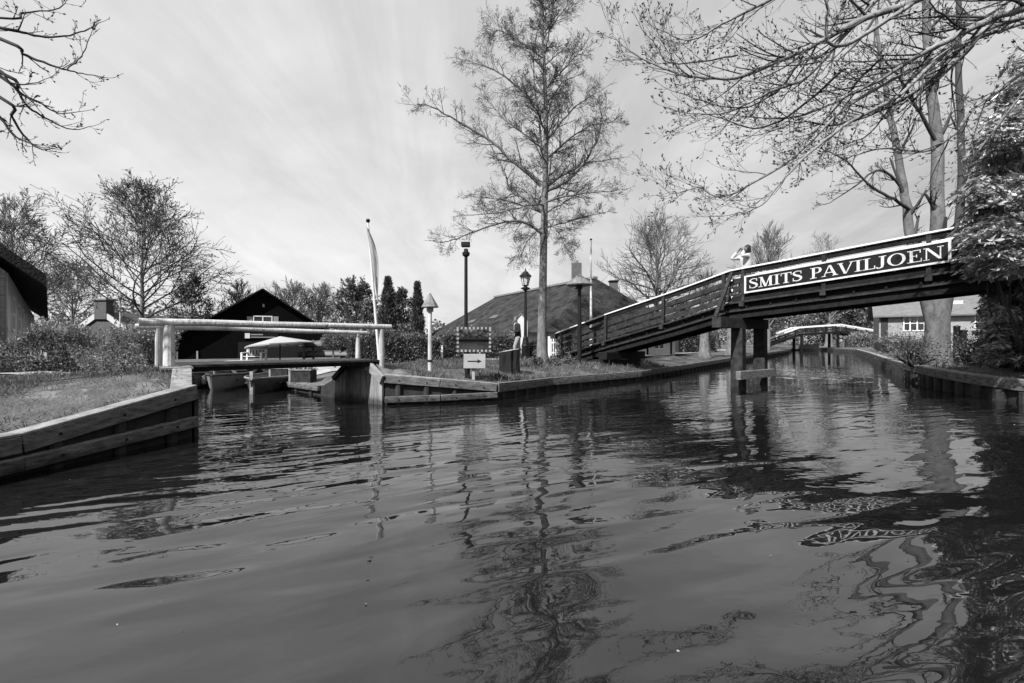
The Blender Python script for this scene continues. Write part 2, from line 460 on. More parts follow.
def build_ground():
    rnd = random.Random(3); pts = [(x, y) for x, y, _ in BND]; nb = len(pts); zs = [z for _, _, z in BND]
    # finer boundary
    bp = []
    for i in range(nb):
        a = BA[i]; b = BB[i]; L = math.hypot(*(b - a)[:2]); k = max(1, int(L / (.5 if max(a[1], b[1]) < 20 else 3)))
        for j in range(k): bp.append(tuple(a + (b - a) * j / k))
    nb = len(bp); V = [(p[0], p[1]) for p in bp]; Z = [p[2] for p in bp]
    S = 600.
    far = [(-S, -60), (S, -60), (S, S), (-S, S)]
    V += far; Z += [.5] * 4
    E = [(i, (i + 1) % nb) for i in range(nb)] + [(nb, nb + 1), (nb + 1, nb + 2), (nb + 2, nb + 3), (nb + 3, nb)]

    def addgrid(x0, x1, y0, y1, st):
        x = x0
        while x < x1:
            y = y0
            while y < y1:
                q = (x + rnd.uniform(-.3, .3) * st, y + rnd.uniform(-.3, .3) * st)
                if not inside_canal(*q) and edge_info(*q)[0] > st * .35: V.append(q); Z.append(ground_z(*q))
                y += st
            x += st
    addgrid(-16, 17, -2, 17, .5); addgrid(-40, 60, 17, 75, 3.)
    r = delaunay_2d_cdt([Vector(v) for v in V], E, [], 0, 1e-5)
    vo, fo, orig = r[0], r[2], r[3]
    zo = []
    for i, v in enumerate(vo): zo.append(Z[orig[i][0]] if orig[i] else ground_z(v[0], v[1]))
    faces = []
    for f in fo:
        cx = sum(vo[i][0] for i in f) / len(f); cy = sum(vo[i][1] for i in f) / len(f)
        if not inside_canal(cx, cy): faces.append(list(f))
    verts = [(v[0], v[1], z) for v, z in zip(vo, zo)]
    mi = [0] * len(faces)
    # the skirt under the bank edge
    key = {q: i for i in range(len(vo)) for q in orig[i]}
    for i in range(nb):
        a = bp[i]; b = bp[(i + 1) % nb]; ia = key[i]; ib = key[(i + 1) % nb]
        n = len(verts); verts += [(a[0], a[1], -.9), (b[0], b[1], -.9)]; faces.append([ia, n, n + 1, ib]); mi.append(1)
    me = bpy.data.meshes.new('ground'); me.from_pydata(verts, [], faces); me.polygons.foreach_set('material_index', mi); me.update()
    me.polygons.foreach_set('use_smooth', [m == 0 for m in mi])
    return struct(link('ground', me, ['ground', 'board_dark']))


build_ground()
wm = MB().addv([(-25, -30, 0), (70, -30, 0), (70, 90, 0), (-25, 90, 0)], [(0, 1, 2, 3)]).build('water', 'water'); struct(wm)


def floating():
    rng = np.random.default_rng(9); n = 70; x = rng.uniform(-6, 8, n); y = rng.uniform(1.8, 9, n)
    ok = [inside_canal(a, b) for a, b in zip(x, y)]; x, y = x[ok], y[ok]; n = len(x)
    a = rng.uniform(0, 6.28, n); V, Q = leaf_arrays(np.stack([x, y, np.full(n, .006)], 1), np.stack([np.cos(a), np.sin(a), np.zeros(n)], 1), .017, .7, rng)
    V[:, 2] = np.clip(V[:, 2], .004, .012)
    struct(link('floating_petals', raw_mesh('floating_petals', V, Q), 'leaf_pale'), 'stuff')
floating()


def strip(name, pts, width, m, lift=.02):
    mb = MB(); pl = spline(pts, 40); vs = []
    for i, p in enumerate(pl):
        d = pl[min(i + 1, 39)] - pl[max(i - 1, 0)]; d /= np.linalg.norm(d); n = np.array([-d[1], d[0]])
        for k in (-1, -.33, .33, 1):
            q = p + n * k * width / 2; vs.append((q[0], q[1], ground_z(*q) + lift))
    mb.addv(vs, [(i * 4 + k, (i + 1) * 4 + k, (i + 1) * 4 + k + 1, i * 4 + k + 1) for i in range(39) for k in range(3)])
    return struct(mb.build(name, m))


strip('path', [(-1.2, 18.7), (1, 19.0), (4, 21), (9, 27), (20, 42)], 1.7, 'gravel')
strip('footpath', [(-16, 10.6), (-12, 10.2), (-9.5, 9.6), (-7.3, 8.9), (-6.3, 8.2)], .9, 'gravel', .03)
strip('terrace', [(-12, 17.5), (-8, 16.6), (-5.8, 14.6), (-5.1, 13.6)], 1.6, 'sand', .03)

# short grass on the banks
def grass(name, n, x0, x1, y0, y1, h, seed, cond):
    rng = np.random.default_rng(seed); P_ = []
    while len(P_) < n:
        x = rng.uniform(x0, x1); y = rng.uniform(y0, y1)
        dn = math.sin(x * 2.9 + 1.3 * math.sin(y * 2.1)) * math.sin(y * 3.3 + 1.7 * math.sin(x * 1.3)) + .5 * math.sin(x * 9 + y * 5) * math.sin(y * 8 - x * 4)
        if rng.random() > .62 + .5 * dn: continue
        if cond(x, y) and not inside_canal(x, y):
            d, _ = edge_info(x, y)
            if d > .1: P_.append((x, y, ground_z(x, y) - .01))
    P_ = np.array(P_); d = rng.normal(size=(n, 3)) * .8; d[:, 2] = 1
    hh = h * rng.choice([.7, 1., 1., 1.9], n) * (0.6 + .8 * np.clip(np.sin(P_[:, 0] * 2.3 + np.cos(P_[:, 1] * 1.7) * 2) * .5 + .5, 0, 1))
    V, Q = leaf_arrays(P_, d, hh, .10, rng)
    me = raw_mesh(name, V, Q); return struct(link(name, me, 'grass_blade'), 'stuff')


grass('grass', 90000, -12, -4.2, 3, 9.8, .042, 1, lambda x, y: y < 9.3 - .1 * (x + 6) and x > -12.5 + y * .1)
grass('grass', 45000, -4, 9, 9.4, 18.5, .075, 2, lambda x, y: True)
grass('grass', 14000, 9.5, 22, 6, 26, .08, 4, lambda x, y: edge_info(x, y)[0] < 4)

# ---------------------------------------------------------------- bank revetments
def resample(pts, step):
    out = []; acc = 0.
    for a, b in zip(pts[:-1], pts[1:]):
        a = Vector(a); b = Vector(b); L = (b - a).length; t = acc
        while t < L: out.append(a + (b - a) * t / L); t += step
        acc = t - L
    return out


def outward(a, b):
    d = Vector((b[0] - a[0], b[1] - a[1], 0)).normalized(); n = Vector((d.y, -d.x, 0))
    m = ((a[0] + b[0]) / 2 + n.x * .1, (a[1] + b[1]) / 2 + n.y * .1)
    return n if inside_canal(*m) else -n


def revetment(label, top, low, step, pile_r, face_h=.165, low_h=.14, cap_w=.2, cap='board_pale', face='board', mirror=False, pile_top=.06, pile_face=.12):
    """top: [(x,y,z)] of the capping board; low: z of the lower beam per point (or None)"""
    t = thing('timber_bank_wall', label, 'bank wall', top[0])
    for i, (a, b) in enumerate(zip(top[:-1], top[1:])):
        n = outward(a, b); A = Vector(a); B = Vector(b)
        o = n * .055
        MB().beam(A + o, B + o, .07, face_h, top=True).build('face_board', face, t, .008)
        c = -n * (cap_w / 2 - .085)
        MB().beam(A + c + Vector((0, 0, .033)), B + c + Vector((0, 0, .033)), cap_w, .03, top=True).build('capping', cap, t, .005)
        if low:
            A2 = Vector((a[0], a[1], low[i])); B2 = Vector((b[0], b[1], low[i + 1]))
            MB().beam(A2 + n * .07, B2 + n * .07, .10, low_h, top=True).build('lower_beam', face, t, .008)
    bo = MB()
    for i, (a, b) in enumerate(zip(top[:-1], top[1:])):
        if a[1] > 18: break
        n = outward(a, b); L = (Vector(b) - Vector(a)).length
        for j in range(int(L / .55)):
            for zz, ok in ((face_h * .5, True), (None, bool(low))):
                if not ok: continue
                f = (j + .5) / int(L / .55); q = Vector(a) + (Vector(b) - Vector(a)) * f + n * .09
                if zz is None: q = Vector((q.x, q.y, low[i] + (low[i + 1] - low[i]) * f - low_h * .5)) + n * .03
                else: q.z -= zz
                bo.tube([q, q + n * .014], [.016, .013], 7)
    if bo.v: bo.build('bolts', 'iron', t)
    rnd = random.Random(len(label))
    for a, b in zip(top[:-1], top[1:]):
        n = outward(a, b); L = (Vector(b) - Vector(a)).length; k = max(1, int(L / step)); k = min(k, 26)
        for j in range(k):
            q = Vector(a) + (Vector(b) - Vector(a)) * ((j + .5) / k) + n * (.012 if low else .02)
            MB().tube([(q.x + rnd.gauss(0, .01), q.y, q.z - face_h * .9 - pile_top * rnd.random()), (q.x, q.y, -.8)], pile_r * rnd.uniform(.85, 1.12), 9).build('pile', 'board_dark', t)
    return t


revetment('low grey timber bank wall with two sloping beams at the grassy left bank', [(-5.5, 1.2, .30), (-4.8, 4.4, .386), (-4.36, 6.2, .68)], [.13, .19, .285], .5, .07)
revetment('timber bank wall with two converging beams below the mirror sign', [(-2.62, 9.39, .60), (-1.52, 9.62, .49), (-.36, 10.1, .345)], [.17, .18, .19], .5, .06, .15, .13)
revetment('long low board edging of the canal bank running under the bridge ramp', [(-.36, 10.1, .345), (1.02, 12.2, .30), (4.3, 15.4, .27), (12.6, 26.3, .34), (31, 51, .37)], None, .5, .05, .17, cap='board', cap_w=.12)
revetment('curved board wall on dark round piles along the right bank', [(10.3, 5, .42), (10.6, 8, .44), (10.8, 9.78, .46), (11.1, 11.06, .49), (11.8, 12.7, .52), (13.5, 15.5, .52), (16.7, 20, .47), (26.6, 33.8, .44), (38.6, 51, .42), (42.8, 60.5, .42)], None, .46, .13, .2, cap='board_pale', cap_w=.3)
# quay by the boats
revetment('low wooden quay edge beside the moored boats', [(-4.6, 10.95, .21), (-6.0, 12.3, .18), (-8.3, 15.0, .2)], None, .7, .05, .1, cap='board', cap_w=.28)

# ---------------------------------------------------------------- white rail footbridge over the inlet
ra = Vector((-5.74, 7.0, 0)); rb = Vector((-2.61, 9.8, 0)); rd = (rb - ra).normalized(); rn = Vector((-rd.y, rd.x, 0))
fb = thing('footbridge', 'small flat footbridge with white log rails over the boat inlet', 'footbridge', (-4.2, 8.5, .88))
MB().tube([ra + Vector((0, 0, 1.60)), ra + rd * .9 + Vector((.01, 0, 1.612)), ra + rd * 1.8 + Vector((-.008, .0, 1.602)), ra + rd * 2.9 + Vector((.008, 0, 1.612)), rb + Vector((0, 0, 1.61))], [.064, .058, .062, .056, .058], 12).build('handrail', 'white_log', fb, smooth=False)
qa = ra + rn * 1.2; qb = rb + rn * 1.2
MB().tube([qa + Vector((0, 0, 1.56)), qa + rd * 1.3 + Vector((0, 0, 1.555)), qa + rd * 2.7 + Vector((0, 0, 1.52)), qb + Vector((0, 0, 1.50))], [.052, .047, .051, .048], 12).build('handrail', 'white_log', fb)
for p, r0, zt, zb in ((ra + rd * .37, .085, 1.56, .6), (qa + rd * .33, .065, 1.53, .6), (rb - rd * .22, .065, 1.56, .7), (qb - rd * .22, .055, 1.48, .7)):
    MB().tube([(p.x, p.y, zb), (p.x + .005, p.y, (zb + zt) / 2), (p.x, p.y, zt)], [r0, r0 * .97, r0 * .93], 12).build('rail_post', 'white_log', fb)
dk = MB(); nb_ = 34
for i in range(nb_):
    c = ra + rd * (.5 + 3.42 * (i + .5) / nb_) + rn * .62
    dk.beam(c - rn * .66 + Vector((0, 0, .915)), c + rn * .66 + Vector((0, 0, .915)), 3.42 / nb_ - .008, .035, top=True)
dk.build('deck', 'board_dark', fb)
for k in (.03, .62, 1.2):
    a = ra + rd * .5 + rn * k; b = ra + rd * 3.95 + rn * k
    MB().beam(a + Vector((0, 0, .877)), b + Vector((0, 0, .877)), .09, .07, top=True).build('stringer', 'tar', fb)
# abutments
ab = thing('bridge_abutment', 'grey vertical plank abutment at the right end of the white rail footbridge', 'abutment', (-3.2, 9.9, 0))
def plank_wall(a, b, z0, za, zb, m, parent, name='plank_wall', w=.16, off=.05):
    mb = MB(); a = Vector(a); b = Vector(b); n = outward(a, b); L = (b - a).length; k = max(1, round(L / w))
    for i in range(k):
        t = (i + .5) / k; c = a + (b - a) * t + n * off; zt = za + (zb - za) * t
        mb.beam((c.x, c.y, z0), (c.x, c.y, zt), L / k - .008, .05, up=n)
    return mb.build(name, m, parent, .004)
plank_wall((-2.62, 9.39, 0), (-2.95, 9.62, 0), -.5, .54, .78, 'plank_wall', ab)
plank_wall((-2.95, 9.62, 0), (-3.62, 10.12, 0), -.5, .78, .78, 'plank_wall', ab)
plank_wall((-3.62, 10.12, 0), (-3.98, 10.40, 0), -.5, .78, .52, 'plank_wall', ab)
n_ = outward((-2.62, 9.39), (-2.95, 9.62))
MB().beam(Vector((-2.55, 9.34, .60)) + n_ * .1, Vector((-2.97, 9.64, .93)) + n_ * .1, .07, .19, top=True).build('corner_board', 'board_pale', ab, .008)
MB().beam(Vector((-2.97, 9.64, .93)) + n_ * .08, Vector((-3.02, 9.675, .93)) + n_ * .08, .14, .24, top=True).build('end_block', 'board_pale', ab, .008)
MB().beam(Vector((-3.64, 10.135, .82)) + n_ * .1, Vector((-4.02, 10.42, .50)) + n_ * .1, .07, .1, top=True).build('corner_board', 'board_dark', ab, .008)
MB().addv([(-2.62, 9.39, .60), (-2.95, 9.62, .90), (-2.45, 10.2, .70), (-2.3, 9.6, .60)], [(0, 1, 2, 3)])
ab2 = thing('bridge_abutment', 'weathered plank abutment at the left end of the white rail footbridge', 'abutment', (-4.8, 7.0, 0))
plank_wall((-4.36, 6.2, 0), (-4.98, 6.98, 0), -.5, .6, .8, 'board_dark', ab2)
plank_wall((-4.98, 6.98, 0), (-5.95, 8.1, 0), -.5, .8, .8, 'board_dark', ab2)
n2_ = outward((-4.36, 6.2), (-4.98, 6.98))
MB().beam(Vector((-4.32, 6.15, .69)) - n2_ * .12, Vector((-5.02, 7.03, .905)) - n2_ * .06, .24, .04, top=True).build('sloping_board', 'board_pale', ab2, .006)
MB().beam(Vector((-4.99, 6.96, .91)) - n2_ * .1, Vector((-5.45, 7.52, .91)) - n2_ * .1, .4, .04, top=True).build('landing_board', 'board_pale', ab2, .006)

# ---------------------------------------------------------------- big wooden bridge
U = Vector((.71, -.704, 0)).normalized(); V_ = Vector((.704, .71, 0)).normalized(); B0 = Vector((6.62, 13.22, 0)); BW = 1.4
TT = [(-6.85, 1.64), (-4.5, 2.30), (-2.0, 2.92), (-.25, 3.40), (6.3, 3.99), (12.6, 2.2)]
def Tz(t):
    for (a, za), (b, zb) in zip(TT[:-1], TT[1:]):
        if t <= b: return za + (zb - za) * (t - a) / (b - a)
    return TT[-1][1]
def Bp(t, w, dz): 
    q = B0 + U * t + V_ * w; return Vector((q.x, q.y, Tz(t) + dz))
def along(mb, t0, t1, w, dz, wd, h, mi=0):
    ks = [t0] + [a for a, _ in TT if t0 + .05 < a < t1 - .05] + [t1]
    for a, b in zip(ks[:-1], ks[1:]): mb.beam(Bp(a, w, dz), Bp(b, w, dz), wd, h, top=True, mi=mi)
    return mb
br = thing('wooden_bridge', 'tall dark tarred wooden bridge with white handrails crossing the canal', 'bridge', tuple(Bp(0, .8, -3.4)))
SEG = [(-6.85, -.25), (-.25, 6.3), (6.3, 12.6)]
for w, sgn in ((0, -1), (BW, 1)):
    for t0, t1 in SEG:
        along(MB(), t0, t1, w, 0, .17, .045).build('handrail', 'white', br, .006)
        along(MB(), t0 + .02, t1 - .02, w + .0 * sgn, -.055, .06, .12).build('top_rail', 'tar', br, .005)
        for dz in (-.27, -.50, -.73):
            along(MB(), t0 + .03, t1 - .03, w - .055 * sgn, dz, .035, .155).build('rail_board', 'tar_light', br, .004)
            if w > 0: along(MB(), t0 + .03, t1 - .03, w - .078 * sgn, dz - .03, .006, .08).build('bright_strip', 'white', br)  # added white strips, set to show as bright lines through the near gaps
        if w == 0 and t0 == -.25: along(MB(), t0 + .03, t1 - .03, w - .02, -.80, .03, .17).build('kick_board', 'tar', br, .004)
        # edge beam, stringer under the deck
        along(MB(), t0, t1, w + .10 * sgn, -.97, .14, .05).build('deck_edge', 'tar_light', br, .005)
        along(MB(), t0, t1, w - .02 * sgn, -1.03, .09, .17).build('edge_beam', 'tar', br, .005)
        along(MB(), t0, t1, w + .03 * sgn, -1.20, .20, .055).build('flange_board', 'tar_light', br, .005)
        along(MB(), t0, t1, w - .05 * sgn, -1.26, .18, .19).build('stringer', 'tar', br, .006)
    for t in (-6.6, -4.55, -2.35, -.45, .1, 2.05, 4.05, 6.2, 8.3, 10.4, 12.4):
        lean = -.0
        MB().beam(Bp(t, w + .04 * sgn, -1.2), Bp(t + lean, w + .0 * sgn, -.05), .11, .09, up=tuple(U)).build('rail_post', 'tar_light', br, .005)
        MB().beam(Bp(t, w + .15 * sgn, -1.13), Bp(t, w + .15 * sgn, -.98), .12, .13, up=tuple(U)).build('post_block', 'tar_light', br, .005)
dk = MB(); t = -6.85
while t < 12.6:
    dk.beam(Bp(t + .07, .0, -.96), Bp(t + .07, BW, -.96), .135, .045, top=True); t += .145
dk.build('deck', 'board', br)
for t in [-6 + .62 * i for i in range(30)]:
    MB().beam(Bp(t, -.07, -1.01), Bp(t, BW + .07, -1.01), .05, .17, top=True).build('joist', 'tar', br)
# trestle in the water
def trestle(t, z_cap, posts_from, tags=True):
    c = B0 + U * t; c = Vector((6.58, 13.25, 0)); V_ = Vector((.8, .6, 0))
    a = c - V_ * 1.2; b = c + V_ * (BW + .25)
    MB().beam((a.x, a.y, z_cap), (b.x, b.y, z_cap), .26, .30, top=True).build('cap_beam', 'tar_light', br, .01)
    for w in (.02, BW - .02):
        q = c + V_ * w
        MB().beam((q.x, q.y, posts_from), (q.x, q.y, z_cap - .3), .34, .34, up=tuple(U), taper=.92).build('trestle_post', 'tar_light', br, .012)
    a = c - V_ * .5 + U * .24; b = c + V_ * (BW + .3) + U * .24
    MB().beam((a.x, a.y, .46), (b.x, b.y, .46), .14, .24, top=True).build('cross_brace', 'board', br, .01)
    a = c - V_ * 1.05 - U * .1
    MB().beam((a.x, a.y, z_cap), Bp(t - .16, -.06, -.1), .07, .10, up=tuple(U)).build('raking_strut', 'tar_light', br, .005)
trestle(-.05, 1.98, -.9)
# abutment under the ramp foot
c = B0 + U * -4.2
MB().beam(c - V_ * .75 + Vector((0, 0, .93)), c + V_ * (BW + .5) + Vector((0, 0, .93)), .34, .26, top=True).build('cap_beam', 'tar', br, .01)
mb = MB()
for i in range(4):
    a = c - V_ * .35 + U * .1; b = c + V_ * (BW + .2) + U * .1
    mb.beam((a.x, a.y, .1 + .16 * i), (b.x, b.y, .1 + .16 * i), .09, .15)
    a = c - V_ * .35 - U * .1; b = a - U * 2.2
    mb.beam((a.x, a.y, .1 + .16 * i), (b.x, b.y, .1 + .16 * i), .09, .15)
mb.build('retaining_boards', 'tar', br, .006)
for q in (c - V_ * .42 - U * .05, c - V_ * .42 - U * 1.2, c - V_ * .42 - U * 2.2):
    MB().beam((q.x, q.y, -.2), (q.x, q.y, .78), .13, .13).build('retaining_post', 'tar_light', br, .006)
c = B0 + U * 6.25
MB().beam(c - V_ * .4 + Vector((0, 0, 2.52)), c + V_ * (BW + .4) + Vector((0, 0, 2.52)), .3, .3, top=True).build('cap_beam', 'tar', br, .01)
for w in (.1, BW - .1):
    q = c + V_ * w; MB().beam((q.x, q.y, -.5), (q.x, q.y, 2.22), .28, .28, up=tuple(U)).build('trestle_post', 'tar', br, .01)

# --- lettering with serifs, drawn in a unit box (cap height 1)
def stroke(pts, widths, n=26):
    """variable width ribbon, returns list of quads in 2d"""
    p = spline(pts, n) if len(pts) > 2 else np.array([np.array(pts[0], float) + (np.array(pts[1], float) - np.array(pts[0], float)) * i / (n - 1) for i in range(n)])
    w = np.interp(np.linspace(0, 1, n), np.linspace(0, 1, len(widths)), widths); q = []
    t = np.gradient(p, axis=0); t /= np.linalg.norm(t, axis=1, keepdims=True); nn = np.stack([-t[:, 1], t[:, 0]], 1)
    l = p + nn * w[:, None] / 2; r = p - nn * w[:, None] / 2
    return [[l[i], r[i], r[i + 1], l[i + 1]] for i in range(n - 1)]
def bar(x0, y0, x1, y1): return [[(x0, y0), (x1, y0), (x1, y1), (x0, y1)]]
K, TN, SF = .15, .06, .05
def serif(x, y, w=.3): return bar(x - w / 2, y, x + w / 2, y + SF)
def diag(x0, y0, x1, y1, w): return [[(x0 - w / 2, y0), (x0 + w / 2, y0), (x1 + w / 2, y1), (x1 - w / 2, y1)]]
def ring(cx, cy, rx, ry, thick, thin, n=32):
    q = []; 
    for i in range(n):
        a, b = 2 * math.pi * i / n, 2 * math.pi * (i + 1) / n
        f = lambda t, k: (cx + (rx - k * (thick)) * math.cos(t), cy + (ry - k * thin) * math.sin(t))
        q.append([f(a, 0), f(b, 0), f(b, 1), f(a, 1)])
    return q
GL = {
    'S': (.62, stroke([(.53, .78), (.50, .90), (.31, .965), (.12, .87), (.10, .72), (.22, .59), (.40, .47), (.52, .34), (.50, .15), (.31, .035), (.10, .10), (.07, .24)], [.05, .055, .06, .09, .13, .16, .17, .15, .12, .07, .055, .05], 44) + bar(.51, .68, .55, .97) + bar(.045, .03, .085, .34)),
    'M': (1.0, bar(.16, 0, .16 + TN, 1) + bar(.74, 0, .74 + K, 1) + diag(.21, 1, .49, 0, K) + diag(.49, 0, .78, 1, TN) + serif(.17, 0, .3) + serif(.82, 0, .34) + bar(.04, .95, .25, 1) + bar(.75, .95, .98, 1)),
    'I': (.42, bar(.21 - K / 2, 0, .21 + K / 2, 1) + serif(.21, 0, .36) + serif(.21, .95, .36)),
    'T': (.74, bar(.37 - K / 2, 0, .37 + K / 2, 1) + serif(.37, 0, .36) + bar(.04, .94, .70, 1) + bar(.04, .74, .085, 1) + bar(.655, .74, .70, 1)),
    'P': (.68, bar(.14, 0, .14 + K, 1) + serif(.21, 0, .38) + bar(.02, .95, .3, 1) + stroke([(.2, .97), (.42, .97), (.57, .88), (.60, .72), (.55, .56), (.40, .48), (.25, .48)], [.06, .06, .12, .16, .12, .06, .05], 30)),
    'A': (.88, diag(.12, 0, .42, 1, TN) + diag(.76, 0, .44, 1, K) + bar(.22, .30, .64, .36) + serif(.12, 0, .26) + serif(.75, 0, .32)),
    'V': (.86, diag(.40, 0, .12, 1, K) + diag(.44, 0, .75, 1, TN) + serif(.13, .95, .32) + serif(.75, .95, .26)),
    'L': (.68, bar(.14, 0, .14 + K, 1) + serif(.21, .95, .38) + bar(.02, 0, .64, .055) + bar(.59, 0, .64, .28)),
    'J': (.50, bar(.24, .25, .24 + K, 1) + serif(.31, .95, .36) + stroke([(.315, .32), (.30, .10), (.20, -.0), (.08, .0), (.03, .10)], [.15, .12, .08, .06, .09], 20)),
    'O': (.94, ring(.47, .5, .43, .52, .15, .055)),
    'E': (.72, bar(.14, 0, .14 + K, 1) + bar(.02, .945, .63, 1) + bar(.02, 0, .68, .055) + bar(.2, .485, .47, .54) + bar(.585, .75, .63, 1) + bar(.635, 0, .68, .27) + bar(.43, .38, .47, .65)),
    'N': (.90, bar(.13, 0, .13 + TN, 1) + bar(.73, 0, .73 + TN, 1) + diag(.17, 1, .76, 0, K) + serif(.16, 0, .27) + serif(.76, .95, .27) + bar(.02, .95, .2, 1)),
    ' ': (.42, []),
}
sg = thing('bridge_sign', 'long black board reading SMITS PAVILJOEN in white capitals on the bridge railing', 'sign', tuple(Bp(2.3, -.1, -.5)))
s0, s1 = .16, 4.42; sl = Vector(Bp(s1, 0, 0) - Bp(s0, 0, 0)); SL = sl.length; sdir = sl.normalized(); sup = Vector((0, 0, 1)); sout = -V_
so = Bp(s0, -.115, -.765)           # lower left corner of the board
def SP(x, y, k): q = so + sdir * x + sup * y + sout * k; return q
mb = MB(); mb.addv([SP(0, 0, 0), SP(SL, 0, 0), SP(SL, .5, 0), SP(0, .5, 0), SP(0, 0, -.03), SP(SL, 0, -.03), SP(SL, .5, -.03), SP(0, .5, -.03)], [(0, 1, 2, 3), (7, 6, 5, 4), (0, 4, 5, 1), (1, 5, 6, 2), (2, 6, 7, 3), (3, 7, 4, 0)])
mb.build('panel', 'black', sg)
for (x0, y0, x1, y1) in ((0, 0, SL, .045), (0, .455, SL, .5), (0, .046, .05, .454), (SL - .05, .046, SL, .454)):
    mb = MB(); mb.addv([SP(x0, y0, .02), SP(x1, y0, .02), SP(x1, y1, .02), SP(x0, y1, .02), SP(x0, y0, .001), SP(x1, y0, .001), SP(x1, y1, .001), SP(x0, y1, .001)], [(0, 1, 2, 3), (7, 6, 5, 4), (0, 4, 5, 1), (1, 5, 6, 2), (2, 6, 7, 3), (3, 7, 4, 0)])
    mb.build('frame', 'sign_paint', sg)
txt = 'SMITS PAVILJOEN'; tot = sum(GL[c][0] for c in txt); kx = (SL - .24) / tot; x = .12
for c in txt:
    if GL[c][1]:
        mb = MB(); i = 0
        for q in GL[c][1]:
            dep = .006 + .0006 * (i % 5); i += 1
            f = [SP(x + a * kx, .115 + b * .275, dep) for a, b in q]
            g = [SP(x + a * kx, .115 + b * .275, .0) for a, b in q]
            mb.addv(f + g, [(0, 1, 2, 3), (0, 4, 5, 1), (1, 5, 6, 2), (2, 6, 7, 3), (3, 7, 4, 0)])
        mb.build('letter', 'sign_paint', sg)
    x += GL[c][0] * kx

# ---------------------------------------------------------------- things on the near island
g = lambda x, y: ground_z(x, y)
def at(px, Y): x = (px - CX) / F * Y; return (x, Y, ground_z(x, Y))
# birdhouse pole
b = at(430, 10.7)
bh = thing('birdhouse', 'white birdhouse pole with a small pointed shingle roof on the grass', 'birdhouse', b)
MB().tube([(b[0], b[1], b[2] - .1), (b[0], b[1], 2.02)], [.05, .047], 12).build('pole', 'white_log', bh)
MB().lathe((b[0], b[1], b[2] + .28), [(.056, 0), (.056, .05)], 12).build('band', 'iron', bh)
MB().lathe((b[0], b[1], 2.0), [(.08, 0), (.085, .16), (.06, .17)], 6).build('nest_box', 'panel_grey', bh)
MB().lathe((b[0], b[1], 2.10), [(.20, 0), (.205, .015), (.012, .34)], 8).build('roof', 'ridge', bh)
# tall black post with a floodlight
b = at(466, 11.6)
lp = thing('floodlight_post', 'tall thin black post topped by a dark floodlight behind the mirror sign', 'lamp post', b)
zt = 1.3 + (341.5 - 252) * 11.6 / F
MB().tube([(b[0], b[1], b[2] - .1), (b[0], b[1], zt)], [.05, .042], 10).build('post', 'iron', lp)
MB().lathe((b[0], b[1], zt - .12), [(.05, 0), (.09, .03), (.10, .10), (.06, .13), (.05, .2)], 10).build('lamp_head', 'iron', lp)
MB().box((b[0] - .01, b[1], zt + .19), (.22, .16, .12)).build('floodlight', 'iron', lp, .015)
# mirror sign
Y = 10.35; b = at(474, Y); 
ms = thing('canal_mirror', 'rectangular canal mirror with striped border above a black arrow board on the grass', 'mirror', b)
x0, _, z1 = P(456.5, 327, Y); x1, _, z0 = P(491, 352, Y); cx = (x0 + x1) / 2; cz = (z0 + z1) / 2
MB().box((cx, Y + .06, cz), (x1 - x0, .06, z1 - z0)).build('back_panel', 'black', ms, .012)
mb = MB(); w_, h_ = x1 - x0, z1 - z0; nx, nz = 17, 12; bw = .05
for i in range(nx):
    for z in (z0 + bw / 2, z1 - bw / 2):
        mb.box((x0 + w_ * (i + .5) / nx, Y + .028, z), (w_ / nx - .001, .012, bw), mi=(i) % 2)
for i in range(1, nz - 1):
    for x in (x0 + bw / 2, x1 - bw / 2):
        mb.box((x, Y + .028, z0 + h_ * (i + .5) / nz), (bw, .012, h_ / nz - .001), mi=(i) % 2)
mb.build('striped_border', ['plaster_grey', 'board_dark'], ms)
mb = MB(); nn_ = 8
vs = []; 
for i in range(nn_ + 1):
    for j in range(nn_ + 1):
        u, v = i / nn_ * 2 - 1, j / nn_ * 2 - 1
        vs.append((cx + u * (w_ / 2 - bw), Y + .012 + .03 * (u * u + v * v) * .2 - .005 * v, cz + v * (h_ / 2 - bw)))
mb.addv(vs, [(i * (nn_ + 1) + j, (i + 1) * (nn_ + 1) + j, (i + 1) * (nn_ + 1) + j + 1, i * (nn_ + 1) + j + 1) for i in range(nn_) for j in range(nn_)]).build('mirror_face', 'mirror', ms, smooth=True)
ax0, _, az1 = P(463.5, 354, Y); ax1, _, az0 = P(485.5, 368.5, Y)
MB().box(((ax0 + ax1) / 2, Y + .04, (az0 + az1) / 2), (ax1 - ax0, .03, az1 - az0)).build('arrow_board', 'panel_grey', ms, .006)
ayc = (az0 + az1) / 2; xa = ax0 + .09; xb = ax1 - .09; yf = Y + .0235
MB().prism([(xa, yf, ayc - .012), (xb - .09, yf, ayc - .012), (xb - .1, yf, ayc - .045), (xb, yf, ayc), (xb - .1, yf, ayc + .045), (xb - .09, yf, ayc + .012), (xa, yf, ayc + .012)], (0, -.004, 0)).build('arrow', 'black', ms)
MB().beam((b[0] - .02, Y + .125, b[2] - .2), (b[0] - .02, Y + .125, z1 - .05), .07, .07, up=(0, 1, 0)).build('post', 'panel_grey', ms, .008)
MB().beam((b[0] - .17, Y + .20, b[2] - .2), (b[0] - .17, Y + .20, z1 - .05), .11, .11, up=(0, 1, 0)).build('post', 'iron', ms, .008)
MB().box((b[0] - .09, Y + .118, z0 + .1), (.4, .05, .07)).build('bracket', 'iron', ms)
